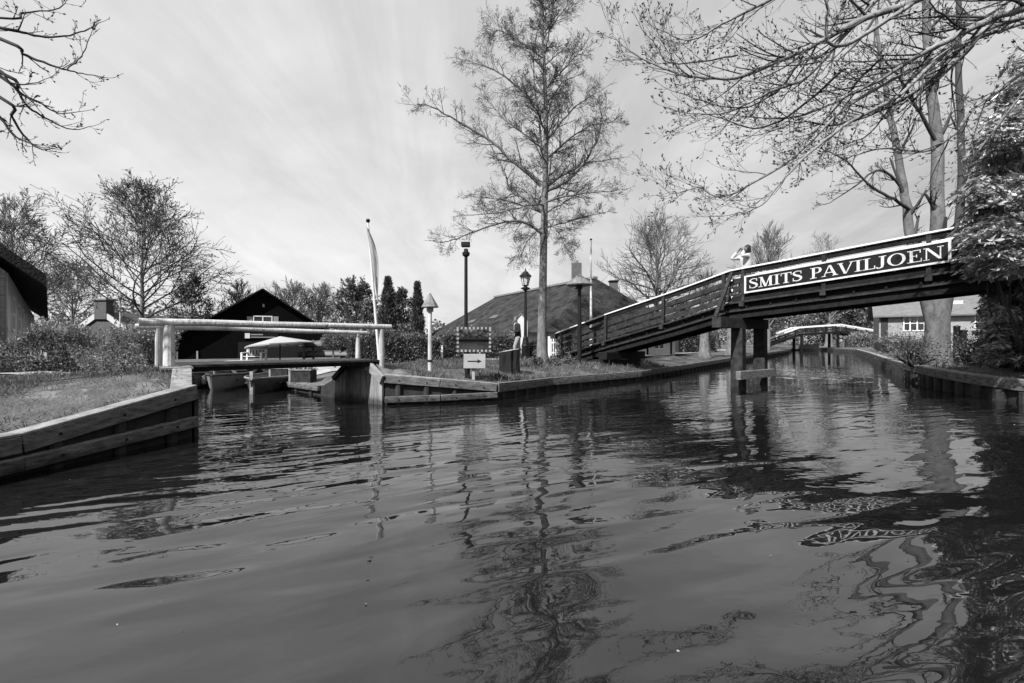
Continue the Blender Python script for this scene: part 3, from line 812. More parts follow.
# blackened stump
b = at(509.5, 12.3)
st = thing('tree_stump', 'broad blackened tree stump with a pale sloping cut top on the grass', 'stump', b)
mb = MB(); rnd = random.Random(5); n = 22; vs = []; top = []
for j, (zz, k) in enumerate(((-.1, 1.0), (.08, .95), (.35, .92), (.6, .95))):
    for i in range(n):
        a = 2 * math.pi * i / n; rr = (.29 + .035 * math.sin(a * 7) + rnd.uniform(-.012, .012)) * k
        vs.append((b[0] + rr * math.cos(a), b[1] + rr * math.sin(a) * .8, b[2] + zz + (.05 * math.cos(a) if j == 3 else 0)))
mb.addv(vs, [(j * n + i, j * n + (i + 1) % n, (j + 1) * n + (i + 1) % n, (j + 1) * n + i) for j in range(3) for i in range(n)]).build('trunk_side', 'stump', st)
mb = MB(); tp = [Vector(v) + Vector((0, 0, .002)) for v in vs[3 * n:]]
mb.addv(tp + [(b[0], b[1], b[2] + .62)], [(i, (i + 1) % n, n) for i in range(n)]).build('cut_top', 'stump_top', st)
# lantern post
b = at(525.5, 18.4)
def lantern(b, zt, label):
    t = thing('street_lantern', label, 'street lamp', b); x, y, z = b
    MB().lathe((x, y, z - .05), [(.19, 0), (.19, .12), (.16, .2), (.15, .55), (.17, .62), (.14, .7), (.10, .95), (.075, 1.0)], 12).build('base', 'iron', t)
    MB().tube([(x, y, z + .9), (x, y, zt - .62)], [.07, .045], 10).build('post', 'iron', t)
    MB().lathe((x, y, zt - .85), [(.05, 0), (.10, .05), (.19, .09), (.19, .12), (.08, .17), (.05, .24)], 12).build('collar', 'iron', t)
    MB().lathe((x, y, zt - .62), [(.11, 0), (.20, .36)], 6).build('lamp_glass', 'lamp_glass', t)
    mb = MB()
    for k in range(6):
        a = math.pi / 3 * k; mb.beam((x + .112 * math.cos(a), y + .112 * math.sin(a), zt - .63), (x + .204 * math.cos(a), y + .204 * math.sin(a), zt - .25), .022, .022)
    mb.lathe((x, y, zt - .64), [(.12, 0), (.12, .03)], 6)
    mb.build('lamp_frame', 'iron', t)
    MB().lathe((x, y, zt - .27), [(.25, 0), (.25, .03), (.13, .15), (.11, .19), (.05, .22), (.03, .27), (.012, .34)], 12).build('lamp_roof', 'iron', t)
    return t
lantern(b, 1.3 + (341.5 - 270) * 18.4 / F, 'old fashioned black street lantern with glass sides beside the walking man')
# mushroom lamp at the bridge foot
b = at(579.5, 15.9); x, y, z = b
hl = thing('mushroom_lamp', 'black post lamp with a wide flat hat at the foot of the bridge ramp', 'lamp post', b)
zt = 1.3 + (341.5 - 277) * 15.9 / F
MB().tube([(x, y, z - .1), (x, y, zt - .05)], [.085, .06], 10).build('post', 'iron', hl)
MB().lathe((x, y, zt - .30), [(.45, 0), (.47, .03), (.45, .06), (.30, .20), (.12, .32), (.08, .36), (.03, .40)], 20).build('lamp_hat', 'ridge', hl)
MB().lathe((x, y, zt - .42), [(.10, 0), (.12, .10), (.44, .12)], 12).build('lamp_bowl', 'iron', hl)
# flagpoles
fp = thing('flagpole', 'leaning white flagpole with a limp hanging pennant beyond the footbridge', 'flagpole', at(380.5, 12.6))
top = Vector(P(368, 222, 12.3)); bot = Vector(at(380.5, 12.6)) - Vector((0, 0, .1))
MB().tube([bot, bot + (top - bot) * .5, top], [.04, .034, .022], 10).build('pole', 'white', fp)
MB().lathe(tuple(top), [(.02, -.02), (.045, 0), (.06, .035), (.045, .075), (.01, .09)], 12).build('finial', 'iron', fp)
mb = MB(); vs = []; nf = 26
for i in range(nf):
    s = i / (nf - 1); q = Vector(P(367 + 11.5 * s ** 1.15, 227 + 74 * s, 12.26)); wv = .03 + .23 * math.sin(math.pi * min(1, .12 + s * .95)) * (1 - .35 * s)
    for j in range(6):
        u = j / 5
        vs.append(q + Vector((u * wv - (.10 * (1 - s) ** 2 * u), -.04 + .05 * math.sin(u * 7 + s * 5) * (1 - .3 * s), -.03 * u)))
mb.addv(vs, [(i * 6 + j, i * 6 + j + 1, (i + 1) * 6 + j + 1, (i + 1) * 6 + j) for i in range(nf - 1) for j in range(5)])
o = mb.build('pennant', 'flag', fp, smooth=True); md = o.modifiers.new('s', 'SOLIDIFY'); md.thickness = .004
b = at(591, 20.5)
fp2 = thing('flagpole', 'bare straight white flagpole rising behind the bridge ramp', 'flagpole', b)
MB().tube([b, (b[0], b[1], 1.3 + 101 * 20.5 / F)], [.06, .035], 10).build('pole', 'white', fp2)
MB().lathe((b[0], b[1], 1.3 + 101 * 20.5 / F), [(.03, 0), (.055, .03), (.055, .06), (.02, .09)], 10).build('finial', 'iron', fp2)

# ---------------------------------------------------------------- hedges and shrubs
def hedge(label, pts, w, h, n, leaf, size, seed, cat='hedge', group=None, rough=.2, name='hedge', core_on=True):
    """pts: ground polyline; leaves through a loose shell around dark filler boxes, or loose twig stems"""
    t = thing(name, label, cat, (pts[0][0], pts[0][1], ground_z(*pts[0][:2])), group)
    rng = np.random.default_rng(seed); segs = []; tot = 0
    for a, b in zip(pts[:-1], pts[1:]):
        L = math.hypot(b[0] - a[0], b[1] - a[1]); segs.append((a, b, L)); tot += L
    P_ = []; D_ = []; core = MB()
    for a, b, L in segs:
        d = np.array([b[0] - a[0], b[1] - a[1]]) / L; nv = np.array([-d[1], d[0]]); k = int(n * L / tot)
        s = rng.uniform(0, L, k)
        side = rng.uniform(-1, 1, k); zz = rng.uniform(0, 1, k)
        face = rng.random(k); 
        side = np.where(face < .62, np.sign(side) * (1 - np.abs(rng.normal(0, .12, k))), side)
        zz = np.where(face >= .62, 1 + rng.normal(-.06, .11, k), zz)
        lump = 1 + rough * (np.sin(s * 2.1 + seed) + .6 * np.sin(s * 4.7 + 1.3 * seed)) * .6
        top = h * lump
        bul = 1 + rough * np.sin(zz * 5 + s * 3 + seed) * .7
        x = a[0] + d[0] * s + nv[0] * side * w / 2 * bul; y = a[1] + d[1] * s + nv[1] * side * w / 2 * bul
        gz = np.array([ground_z(q, r) for q, r in zip(x[::20], y[::20])]).mean()
        P_.append(np.stack([x, y, gz + .03 + zz * top], 1))
        D_.append(np.stack([nv[0] * side, nv[1] * side, .3 + zz * .7], 1) + rng.normal(size=(k, 3)) * .7)
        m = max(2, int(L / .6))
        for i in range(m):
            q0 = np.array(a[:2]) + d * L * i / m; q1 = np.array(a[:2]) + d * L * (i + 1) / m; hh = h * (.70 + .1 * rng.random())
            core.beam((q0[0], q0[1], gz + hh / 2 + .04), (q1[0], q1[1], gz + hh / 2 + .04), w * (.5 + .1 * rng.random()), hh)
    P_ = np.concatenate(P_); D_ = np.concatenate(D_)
    if core_on: core.build('dark_filler', 'hedge_core', t)  # dark boxes added inside so the hedge isn't see-through
    else:
        T = Tubes(); rn_ = random.Random(seed)
        for a, b, L in segs:
            for i in range(int(L / .05)):
                u = rn_.random(); q = (a[0] + (b[0] - a[0]) * u, a[1] + (b[1] - a[1]) * u + rn_.uniform(-.3, .3)); z0 = ground_z(*q); p1 = (q[0] + rn_.gauss(0, .12), q[1] + rn_.gauss(0, .12), z0 + h * rn_.uniform(.4, .7)); p2 = (p1[0] + rn_.gauss(0, .15), p1[1] + rn_.gauss(0, .15), z0 + h * rn_.uniform(.8, 1.25)); T.add([(q[0], q[1], z0 - .05), p1, p2], [.012, .008, .004])
        foliage('stems', t, ['twig'], T, [])
    foliage('foliage', t, [leaf], None, [leaf_arrays(P_, D_, size, .55, rng)])
    return t


def at2(px, Y): return ((px - CX) / F * Y, Y)
hedge('long clipped leafy hedge behind the white birdhouse', [at2(347, 17.4), at2(440, 18.4)], .9, 1.0, 12000, 'leaf', .10, 11)
hedge('dark clipped hedge behind the mirror sign and stump', [at2(443, 19.6), at2(514, 20.2)], .8, 1.0, 9000, 'leaf', .10, 12)
hedge('short clipped hedge between tree trunk and lantern', [at2(528, 21.6), at2(556, 22.2)], .8, .55, 4000, 'leaf', .09, 13)
hedge('hedge under the bridge ramp along the far path', [(10.5, 29.6), (13.6, 33.0), (16.0, 36.5)], 1.2, 1.5, 5500, 'leaf', .12, 14)
hedge('ragged tall garden hedge on the left bank beneath the thatched eaves', [(-13.4, 10.9), (-11.4, 12.1)], 1.0, 1.1, 13000, 'leaf_pale', .075, 15, rough=.4, core_on=False)
hedge('ragged dark hedge left of the white bridge posts', [(-11.3, 12.2), (-9.2, 11.9)], 1.0, 1.05, 13000, 'leaf_pale', .07, 16, rough=.4, core_on=False)
hedge('reedy pale hedge on the right bank before the far bridge', [(43.2, 59.0), (47.5, 57), (51, 54)], 1.6, 1.5, 6000, 'leaf_pale', .18, 17, rough=.2)
hedge('low shrubs along the wall of the right hand cottage', [(26.5, 33.0), (31, 32.5)], 1.2, .9, 2500, 'leaf', .12, 18, rough=.3)


def bush(label, c, rad, n, leaf, size, seed, name='bush', cat='bush', twigs=14, width=.4, clusters=18, group=None):
    """shrub: stems and clumps of leaves around many small centres"""
    rnd = random.Random(seed); rng = np.random.default_rng(seed)
    t = thing(name, label, cat, (c[0], c[1], ground_z(c[0], c[1])), group); base = (c[0], c[1], ground_z(c[0], c[1]))
    T = Tubes(); P_ = []; D_ = []
    for k in range(clusters):
        a = rng.normal(size=3); a /= np.linalg.norm(a); q = np.array(c) + a * np.array(rad) * rng.uniform(.45, .95)
        q[2] = max(q[2], base[2] + .15)
        mid = (np.array(base) + q) / 2 + rng.normal(size=3) * .12; sp = spline([base, mid, q], 7)
        T.add([tuple(v) for v in sp], list(np.linspace(.035, .01, 7)))
        m = n // clusters; s = np.mean(rad) * .38
        pp = q + rng.normal(size=(m, 3)) * s * np.array([1, 1, .7]); pp[:, 2] = np.maximum(pp[:, 2], base[2] + .05)
        P_.append(pp); D_.append((pp - q) + rng.normal(size=(m, 3)) * s * .6 + np.array([0, 0, .1 * s]))
    foliage('stems', t, ['twig'], T, [])
    foliage('foliage', t, [leaf], None, [leaf_arrays(np.concatenate(P_), np.concatenate(D_), size, width, rng)])
    return t


# ---------------------------------------------------------------- trees
def bare_tree(label, base, H, spread, r0, seed, leaf=0, leafsize=.1, leafm='bud', rmin=.012, n=(9, 6, 4), twig='twig_grey', bark='bark', up=(.1, .12, .1), ang=.75, first=.25, name='bare_tree', lean=(0, 0), group=None, wig=.16, mx=3, lwidth=.5):
    rnd = random.Random(seed); t = thing(name, label, 'tree', base, group); LP = []
    TT_ = Tubes(); T = Tubes()
    k = 12; pts = []; rad = []; ds = []
    x, y, z = base
    for i in range(k + 1):
        s = i / k; pts.append((x + lean[0] * s + rnd.gauss(0, .02 * H * .1), y + lean[1] * s + rnd.gauss(0, .02 * H * .1), z - .1 + H * .84 * s)); rad.append(max(rmin, r0 * (1 - s) ** .8 * (1.25 if i == 0 else 1)))
        ds.append((0, 0, 1))
    TT_.add(pts, rad)
    S = dict(seg=[5, 4, 4, 3], wig=wig, up=up, n=(n[0], n[1] * 1.5, n[2] * 1.6), max=mx, ang=ang * .8, ratio=.58, rmin=rmin * .75, leaf=leaf, lv=1, rr=.55)
    nl = int(n[0] * 3.2)
    for j in range(nl):
        s = first + (1 - first) * ((j + rnd.random()) / nl) ** .9; f = min(s * k, k - .01); i = int(f); u = f - i
        q = tuple(pts[i][a] + (pts[i + 1][a] - pts[i][a]) * u for a in range(3)); az = j * 2.4 + rnd.gauss(0, .4)
        an = ang * rnd.uniform(.8, 1.25) * (1.25 - .6 * s)
        d = (math.cos(az) * math.sin(an), math.sin(az) * math.sin(an), math.cos(an))
        ln = spread * 1.15 * (1 - .55 * ((s - first) / (1 - first)) ** 1.8) * rnd.uniform(.75, 1.15)
        grow(T, LP, rnd, q, d, ln, max(rmin, (r0 * (1 - s) ** .8) * .5), 1, S)
    foliage('trunk', t, [bark], TT_, [])
    foliage('crown', t, [twig, leafm], T, leaves_of(LP, leafsize, lwidth, seed))
    return t


exec_trees = True
# --- centre tree, limbs drawn after the photograph
TY = 16.3
def traced(label, name, trunk, trunk_r, limbs, S, seed, leafsize, lw, mats, kidlvl=1, depth_jit=.8, base=None, thick=None, trunk_n=24, jit=.012):
    """trunk: 3d points; limbs: [(3d points, r0)]"""
    rnd = random.Random(seed); t = thing(name, label, 'tree', base or tuple(trunk[0])); LP = []
    TR = Tubes(); T = Tubes()
    sp = spline(trunk, trunk_n); rr = np.interp(np.linspace(0, 1, trunk_n), np.linspace(0, 1, len(trunk_r)), trunk_r)
    TR.add([tuple(p) for p in sp], list(rr))
    for lp_, r0, r1, cnt, clen in limbs:
        m = max(10, len(lp_) * 4); q = spline(lp_, m); w = np.array([[rnd.gauss(0, jit) for _ in range(3)] for _ in range(m)]); w[0] = 0; q = q + w
        rad = list(np.linspace(r0, r1, m)); pts = [tuple(p) for p in q]
        ds = [nrm(tuple(q[min(i + 1, m - 1)] - q[max(i - 1, 0)])) for i in range(m)]
        (TR if r0 > thick else T).add(pts, rad)
        S2 = dict(S); S2['n'] = [cnt] + list(S['n'])
        # first generation along the limb
        S2['ratio'] = 1.
        ks = cnt
        for j in range(ks):
            u = .12 + .88 * (j + rnd.random()) / ks; i = min(int(u * (m - 1)), m - 2); dd = ds[i]
            ax = nrm((rnd.gauss(0, 1), rnd.gauss(0, 1), rnd.gauss(0, .8))); pr = sum(ax[a] * dd[a] for a in range(3)); ax = nrm(tuple(ax[a] - dd[a] * pr for a in range(3)))
            an = S['ang'] * rnd.uniform(.7, 1.25); nd = nrm(tuple(dd[a] * math.cos(an) + ax[a] * math.sin(an) for a in range(3)))
            grow(T, LP, rnd, pts[i], nd, clen * rnd.uniform(.5, 1.2) * (1.1 - .5 * u), max(S['rmin'], rad[i] * .5), kidlvl, S)
        grow(T, LP, rnd, pts[-1], ds[-1], clen * .5, rad[-1], kidlvl + 1, S)
    foliage('trunk', t, [mats[0]], TR, [])
    foliage('crown', t, [mats[1], mats[2]], T, leaves_of(LP, leafsize, lw, seed))
    return t


def limb3(pix, Y0, Y1, pull=0.):
    n = len(pix); return [P(px, py, Y0 + (Y1 - Y0) * i / (n - 1)) for i, (px, py) in enumerate(pix)]


def centre_tree():
    rnd = random.Random(21)
    b = at(543, TY); tr = [(b[0], b[1], b[2] - .15)] + [P(px, py, TY) for px, py in ((542, 335), (543, 285), (544, 232), (545.5, 180), (546, 120), (544, 60), (541, 0), (539.5, -38))]
    tR = [.25, .165, .145, .13, .108, .08, .055, .034, .010]
    lim = [([(544.6, 236), (524, 222), (495, 224), (455, 239), (440, 243)], -1.5, .07),
           ([(543, 212), (526, 199), (511, 190), (504, 172), (488, 141), (480, 128)], 1.2, .075),
           ([(541, 186), (513, 161), (488, 139), (458, 121), (431, 106), (412, 105)], -.6, .08),
           ([(543, 112), (510, 80), (484, 66), (456, 58)], .8, .05),
           ([(545, 192), (572, 177), (594, 146), (601, 121), (599, 90)], -.9, .075),
           ([(546, 186), (583, 165), (625, 157)], 1.6, .06),
           ([(545, 202), (576, 194), (619, 190)], -1.8, .06),
           ([(546, 141), (576, 106), (605, 88)], .9, .055),
           ([(545, 178), (540, 132), (533.6, 66), (539, 22), (541, 2)], .3, .06),
           ([(543, 58), (506, 33), (491, 31)], -.7, .035),
           ([(545, 218), (560, 234), (566, 250)], -1.2, .04),
           ([(545, 90), (570, 62), (583, 48)], -1., .04), ([(543, 40), (560, 15), (572, 2)], .8, .03),
           ([(544, 70), (520, 42), (514, 22)], 1.2, .035), ([(545, 150), (505, 120), (485, 95)], 2.2, .05),
           ([(545, 160), (585, 128), (612, 122)], -2.2, .05), ([(545, 214), (505, 200), (468, 196)], 2.0, .05),
           ([(545, 120), (560, 85), (580, 75)], 2.0, .04), ([(545, 228), (580, 218), (606, 212)], 2.2, .04),
           ([(545, 205), (530, 205), (500, 212), (470, 215)], -2.4, .045), ([(545, 224), (528, 240), (522, 256)], -.8, .03),
           ([(545, 130), (530, 100), (516, 95)], -2.2, .04)]
    limbs = [(limb3(p, TY, TY + dy), r * .8, .009, 20, .95) for p, dy, r in lim]
    for j in range(34):
        py = 215 - 232 * ((j + rnd.random()) / 34); p0 = Vector(P(545, py, TY)); az = j * 2.4; s = (215 - py) / 232.
        ln = 1.9 * (1 - .72 * s) * rnd.uniform(.6, 1.1); d = Vector((math.cos(az), math.sin(az), .55 + .4 * s)).normalized()
        limbs.append(([p0, p0 + d * ln * .5 + Vector((0, 0, .05)), p0 + d * ln + Vector((0, 0, .12 * ln))], .03, .009, 8, .7 * (1 - .4 * s)))
    S = dict(seg=[4, 4, 3, 3], wig=.15, up=[.02, .03, .04], n=[6, 7, 5.4], max=3, ang=.75, ratio=.6, rmin=.0030, leaf=1, lv=0, rr=.5, flat=.7)
    traced('tall slender spring tree with fine budding twigs in the centre of the bank', 'budding_tree', tr, tR, limbs, S, 22, .042, .5, ('bark', 'twig', 'bud'), thick=.028, base=b)
centre_tree()


def right_tree():
    tx, ty = 11.6, 5.6
    b = (tx, ty, ground_z(tx, ty))
    tr = [(tx, ty, b[2] - .1), (tx - .05, ty, 2.2), (tx - .1, ty + .05, 4), (tx, ty + .1, 6.3), (tx + .1, ty, 9)]
    def lim(start, pix, Y0, Y1): return [start] + [P(px, py, Y0 + (Y1 - Y0) * i / (len(pix) - 1)) for i, (px, py) in enumerate(pix)]
    s1, s2, s3 = (tx - .1, ty + .02, 3.6), (tx - .08, ty + .05, 4.6), (tx, ty + .08, 5.8)
    L = [(lim(s2, [(1120, -10), (1018, 10), (983, 23), (951, 39), (923, 53), (884, 77), (842, 98), (800, 116), (765, 118)], 5.9, 6.9), 0.0620, .012, 32, 1.09),
         (lim(s3, [(1060, -60), (912, 2), (870, 16), (835, 33), (800, 52), (780, 60), (738, 77), (697, 77), (674, 72), (642, 58), (619, 42), (606, 19)], 6.0, 7.2), 0.0527, .006, 36, 0.87),
         (lim(s3, [(1010, -70), (905, -25), (850, 29), (825, 58), (803, 79), (767, 93), (742, 106), (716, 114), (680, 112)], 6.3, 6.6), 0.0496, .006, 32, 0.87),
         ([P(738, 55, 6.85), P(706, 61, 6.95), P(668, 63, 7.0), P(658, 48, 7.0), P(640, 28, 7.0)], .016, .005, 8, 0.65),
         (lim(s2, [(1110, 15), (997, 25), (965, 53), (940, 74), (916, 91), (877, 112), (835, 125), (800, 122), (760, 135)], 6.2, 7.6), 0.0496, .008, 32, 1.01),
         (lim(s1, [(1100, 60), (991, 95), (955, 133), (926, 151), (888, 148), (855, 155), (838, 163)], 6.4, 7.4), 0.0310, .006, 19, 0.72),
         (lim(s2, [(1090, 20), (960, 45), (900, 95), (850, 122), (812, 151), (780, 183), (761, 206), (735, 214), (713, 216)], 6.2, 6.8), 0.0372, .005, 25, 0.72),
         (lim(s2, [(1080, -20), (930, 60), (850, 105), (790, 160), (725, 196), (700, 187), (671, 193), (648, 172)], 6.4, 7.4), 0.0341, .005, 30, 0.72),
         ([P(842, 70, 6.7), P(800, 108, 6.8), P(760, 128, 6.9), P(720, 118, 7.0), P(690, 106, 7.0)], .02, .005, 11, 0.72),
         ([P(803, 56, 6.5), P(793, 72, 6.5), P(775, 93, 6.5), P(742, 108, 6.5), P(700, 100, 6.6), P(672, 90, 6.6)], .02, .005, 12, 0.65),
         (lim(s3, [(1050, -90), (900, -60), (820, -25), (760, 5), (720, 25), (690, 40), (660, 30)], 6.0, 6.6), 0.0372, .006, 28, 0.87),
         ([P(912, 4, 6.1), P(885, 21, 5.6), P(850, 43, 5.3), P(830, 44, 5.2), P(827, 21, 5.1), P(828, -10, 5.0)], .03, .012, 8, 0.72),
         (lim(s3, [(1100, -120), (1000, -60), (960, -20), (900, 40), (870, 90), (856, 130)], 6.6, 7.6), 0.0310, .006, 19, 0.87),
         ([P(884, 55, 6.5), P(860, 79, 6.7), P(820, 126, 7.0), P(800, 144, 7.1)], .02, .005, 10, 0.65),
         ([P(935, 57, 6.8), P(905, 86, 7.0), P(870, 133, 7.2), P(838, 147, 7.3)], .02, .005, 8, 0.65),
         (lim(s1, [(1150, 90), (1060, 60), (1010, 110), (980, 150)], 5.4, 6.2), 0.0310, .01, 8, 0.72)]
    S = dict(seg=[6, 5, 4, 4], wig=.075, up=[-.05, .05, .13], n=[4, 4, 3], max=3, ang=.65, ratio=.6, rmin=.0019, leaf=2, lv=0, rr=.5, lspread=0)
    traced('bare budding chestnut whose branches hang across the top right sky', 'chestnut_tree', tr, [.42, .34, .30, .22, .12], L, S, 31, .048, .42, ('limb', 'twig', 'bud'), thick=.022, jit=.005, base=b)
right_tree()


def left_tree():
    tx, ty = -9.2, 4.2; b = (tx, ty, ground_z(tx, ty))
    tr = [(tx, ty, b[2] - .1), (tx, ty, 2.5), (tx + .1, ty, 4.5), (tx, ty, 7.5)]
    def lim(start, pix, Y0, Y1): return [start] + [P(px, py, Y0 + (Y1 - Y0) * i / (len(pix) - 1)) for i, (px, py) in enumerate(pix)]
    s = (tx + .08, ty, 4.0); s2 = (tx + .1, ty, 3.4)
    L = [(lim(s, [(-190, 0), (0, 28), (18, 31), (44, 37), (70, 35), (91, 28), (101, 22)], 4.6, 5.2), 0.0250, .003, 9, .28),
         (lim(s, [(-190, -20), (0, 39), (23, 54), (47, 64), (67, 70), (85, 74), (110, 78)], 4.6, 5.0), 0.0250, .003, 8, .3),
         ([P(67, 70, 4.85), P(78, 60, 4.85), P(86, 48, 4.85), P(91, 33, 4.85)], .009, .004, 3, .2),
         (lim(s2, [(-190, 10), (0, 73), (18, 91), (38, 102), (58, 113), (85, 111)], 4.4, 5.0), 0.0250, .003, 10, .3),
         (lim(s2, [(-160, 20), (0, 97), (12, 117), (26, 138), (41, 149), (59, 148)], 4.4, 4.8), 0.0225, .003, 10, .28),
         (lim(s2, [(-140, 5), (0, 76), (26, 105), (44, 117), (70, 129), (94, 126)], 4.5, 5.0), 0.0225, .003, 10, .28),
         (lim(s, [(-190, -10), (0, 18), (23, 13), (56, 9), (70, -2)], 4.5, 5.0), 0.0200, .003, 9, .3),
         (lim(s2, [(-190, 40), (-30, 95), (0, 118), (14, 135), (30, 143), (50, 150)], 4.4, 4.6), 0.0200, .003, 9, .25),
         (lim(s2, [(-190, 0), (-20, 60), (10, 82), (30, 84), (50, 78)], 4.4, 4.6), 0.0200, .003, 8, .25),
         (lim(s, [(-200, -80), (-100, -60), (-20, -20), (30, -10)], 4.4, 4.6), 0.0300, .005, 16, .5)]
    S = dict(seg=[5, 5, 4], wig=.08, up=[-.04, .10, .16], n=[3, 2], max=2, ang=.8, ratio=.6, rmin=.0022, leaf=3, lv=1, rr=.55)
    traced('bare tree on the left bank reaching budding branches into the top left sky', 'chestnut_tree', tr, [.3, .24, .2, .1], L, S, 41, .032, .45, ('bark', 'twig', 'bud'), thick=.06, jit=.003, base=b)
left_tree()


def triple_tree():
    Y = 14.6; b = at(937.5, Y)
    tr = [(b[0], b[1], b[2] - .15), P(937.5, 345, Y), P(938, 300, Y), P(937, 262, Y)]
    stems = [([P(934, 335, Y), P(924, 290, Y), P(912, 240, Y + .1), P(904, 190, Y + .3), P(893, 130, Y + .5), P(884, 80, Y + .6), P(876, 20, Y + .8)], .19, .045, 12, 1.4),
             ([P(938, 268, Y), P(937, 220, Y), P(938, 150, Y + .2), P(932, 100, Y + .3), P(928, 40, Y + .3), P(925, -30, Y + .3)], .21, .10, 10, 1.1),
             ([P(941, 335, Y), P(950, 285, Y + .1), P(958, 235, Y + .3), P(962, 180, Y + .4), P(960, 110, Y + .5), P(958, 60, Y + .5), P(960, -30, Y + .5)], .15, .07, 10, 1.1),
             ([P(913, 212, Y + .2), P(895, 200, Y - .2), P(870, 185, Y - .4), P(845, 160, Y - .6), P(820, 148, Y - .8)], .06, .012, 12, .8),
             ([P(905, 190, Y + .3), P(880, 170, Y), P(850, 190, Y - .2), P(825, 205, Y - .4)], .05, .01, 10, .7),
             ([P(935, 140, Y), P(910, 95, Y - .5), P(885, 60, Y - 1), P(860, 40, Y - 1.2)], .06, .012, 12, .8)]
    S = dict(seg=[5, 4, 4], wig=.12, up=[.05, .08, .1], n=[4, 3], max=3, ang=.7, ratio=.6, rmin=.006, leaf=1, lv=0, rr=.5)
    traced('thick trunk splitting into three pale stems behind the bridge on right bank', 'forked_tree', tr, [.44, .33, .31, .2], stems, S, 51, .05, .5, ('bark_pale', 'twig', 'bud'), thick=.15, base=b, trunk_n=10)
triple_tree()

# background trees, left to right
def bt(label, px, Y, top, spread_px, seed, **k):
    b = at(px, Y); H = 1.3 + (341.5 - top) * Y / F - b[2]
    return bare_tree(label, b, H, spread_px * Y / F, k.pop('r0', .012 * H + .05), seed, **k)
bt('big twiggy tree with clinging dry leaves above the left hedge', 142, 36, 190, 68, 61, leaf=2, leafsize=.17, leafm='leaf', rmin=.018, twig='twig', n=(11, 6, 5), first=.22, ang=.95, up=(.1, .1, .08))
bt('pale bare tree at the left edge behind the thatched barn', 12, 34, 196, 55, 62, rmin=.02, n=(10, 6, 5), first=.2, ang=.95, leaf=1, leafsize=.15, leafm='leaf_pale')
bt('low wide bare tree between the barn eave and brick gable', 72, 44, 262, 42, 63, rmin=.02, n=(9, 6, 4), first=.12, ang=1.0)
bt('twiggy shrubby tree at the left corner of the black barn', 192, 27, 272, 26, 64, leaf=1, leafsize=.15, leafm='bud', rmin=.016, twig='twig', n=(8, 6, 4), first=.1, ang=.9)
bt('thin bare sapling showing above the barn roof on its left', 240, 42, 284, 26, 65, rmin=.02, n=(7, 5, 3))
bt('bare light tree just right of the black barn roof', 292, 40, 288, 28, 66, rmin=.02, n=(8, 5, 4))
bt('second bare light tree right of the barn roof', 318, 42, 286, 26, 67, rmin=.02, n=(8, 5, 4))
bt('leafing round tree behind the hanging pennant', 356, 38, 284, 26, 68, leaf=3, leafsize=.25, leafm='leaf', rmin=.018, n=(8, 5, 4), first=.12, ang=.9)
bt('leafing tree between the two dark cypresses', 401, 40, 284, 16, 69, leaf=3, leafsize=.25, leafm='leaf', rmin=.018, n=(8, 5, 4), first=.12, ang=.9)
bt('wide bare tree standing alone beyond the thatched farmhouse', 657, 38, 219, 52, 70, rmin=.018, n=(9, 6, 5), first=.28, ang=.95, up=(.06, .08, .08), r0=.32)
bt('bare twiggy tree right behind the person on the bridge', 768, 46, 230, 40, 71, rmin=.02, n=(10, 6, 4), first=.2, ang=.55, up=(.15, .15, .1))
bt('slim bare tree behind the middle of the sign', 824, 78, 224, 24, 72, rmin=.018, n=(8, 5, 4), first=.3, ang=.6)
bt('dark trunk with sparse crown in the grass under the bridge', 704.5, 25.5, 268, 22, 73, rmin=.014, r0=.32, n=(6, 4, 3), first=.55)
bt('second trunk right of it near the bridge trestle', 731, 30, 272, 20, 74, rmin=.014, r0=.36, n=(6, 4, 3), first=.55)
bt('pale leafing tree beyond the left end of the far bridge', 790, 78, 300, 26, 75, leaf=3, leafsize=.4, leafm='leaf_pale', rmin=.03, n=(9, 6, 4), first=.1, ang=.95)
bt('pale thick trunked tree behind the crest of the far bridge', 829, 72, 290, 20, 76, leaf=2, leafsize=.35, leafm='leaf_pale', rmin=.03, r0=.6, n=(9, 5, 4), first=.25)
bt('dark leafing tree beyond the right end of the far bridge', 858, 74, 296, 24, 77, leaf=4, leafsize=.42, leafm='leaf', rmin=.03, n=(9, 6, 4), first=.1, ang=.95)
bt('leafing tree left of the trestle beyond the hedge', 752, 62, 300, 22, 78, leaf=3, leafsize=.36, leafm='leaf', rmin=.03, n=(9, 6, 4), first=.1, ang=.95)
bt('leafing tree beyond the hedge under the bridge ramp', 680, 56, 312, 24, 79, leaf=4, leafsize=.36, leafm='leaf', rmin=.03, n=(9, 6, 4), first=.08, ang=1.)
bt('bushy tree beyond the farmhouse right end', 628, 58, 306, 22, 80, leaf=3, leafsize=.36, leafm='leaf_pale', rmin=.03, n=(9, 6, 4), first=.08, ang=1.)
bt('bare tree behind the right hand cottage', 905, 60, 262, 36, 81, leaf=1, leafsize=.3, leafm='leaf_pale', rmin=.03, n=(9, 6, 4), first=.15, ang=.9)
bt('slender white stemmed birch sapling before the brick gable', 120, 13.4, 236, 9, 82, rmin=.006, r0=.035, n=(5, 4, 3), bark='white_log', first=.45, ang=.5)


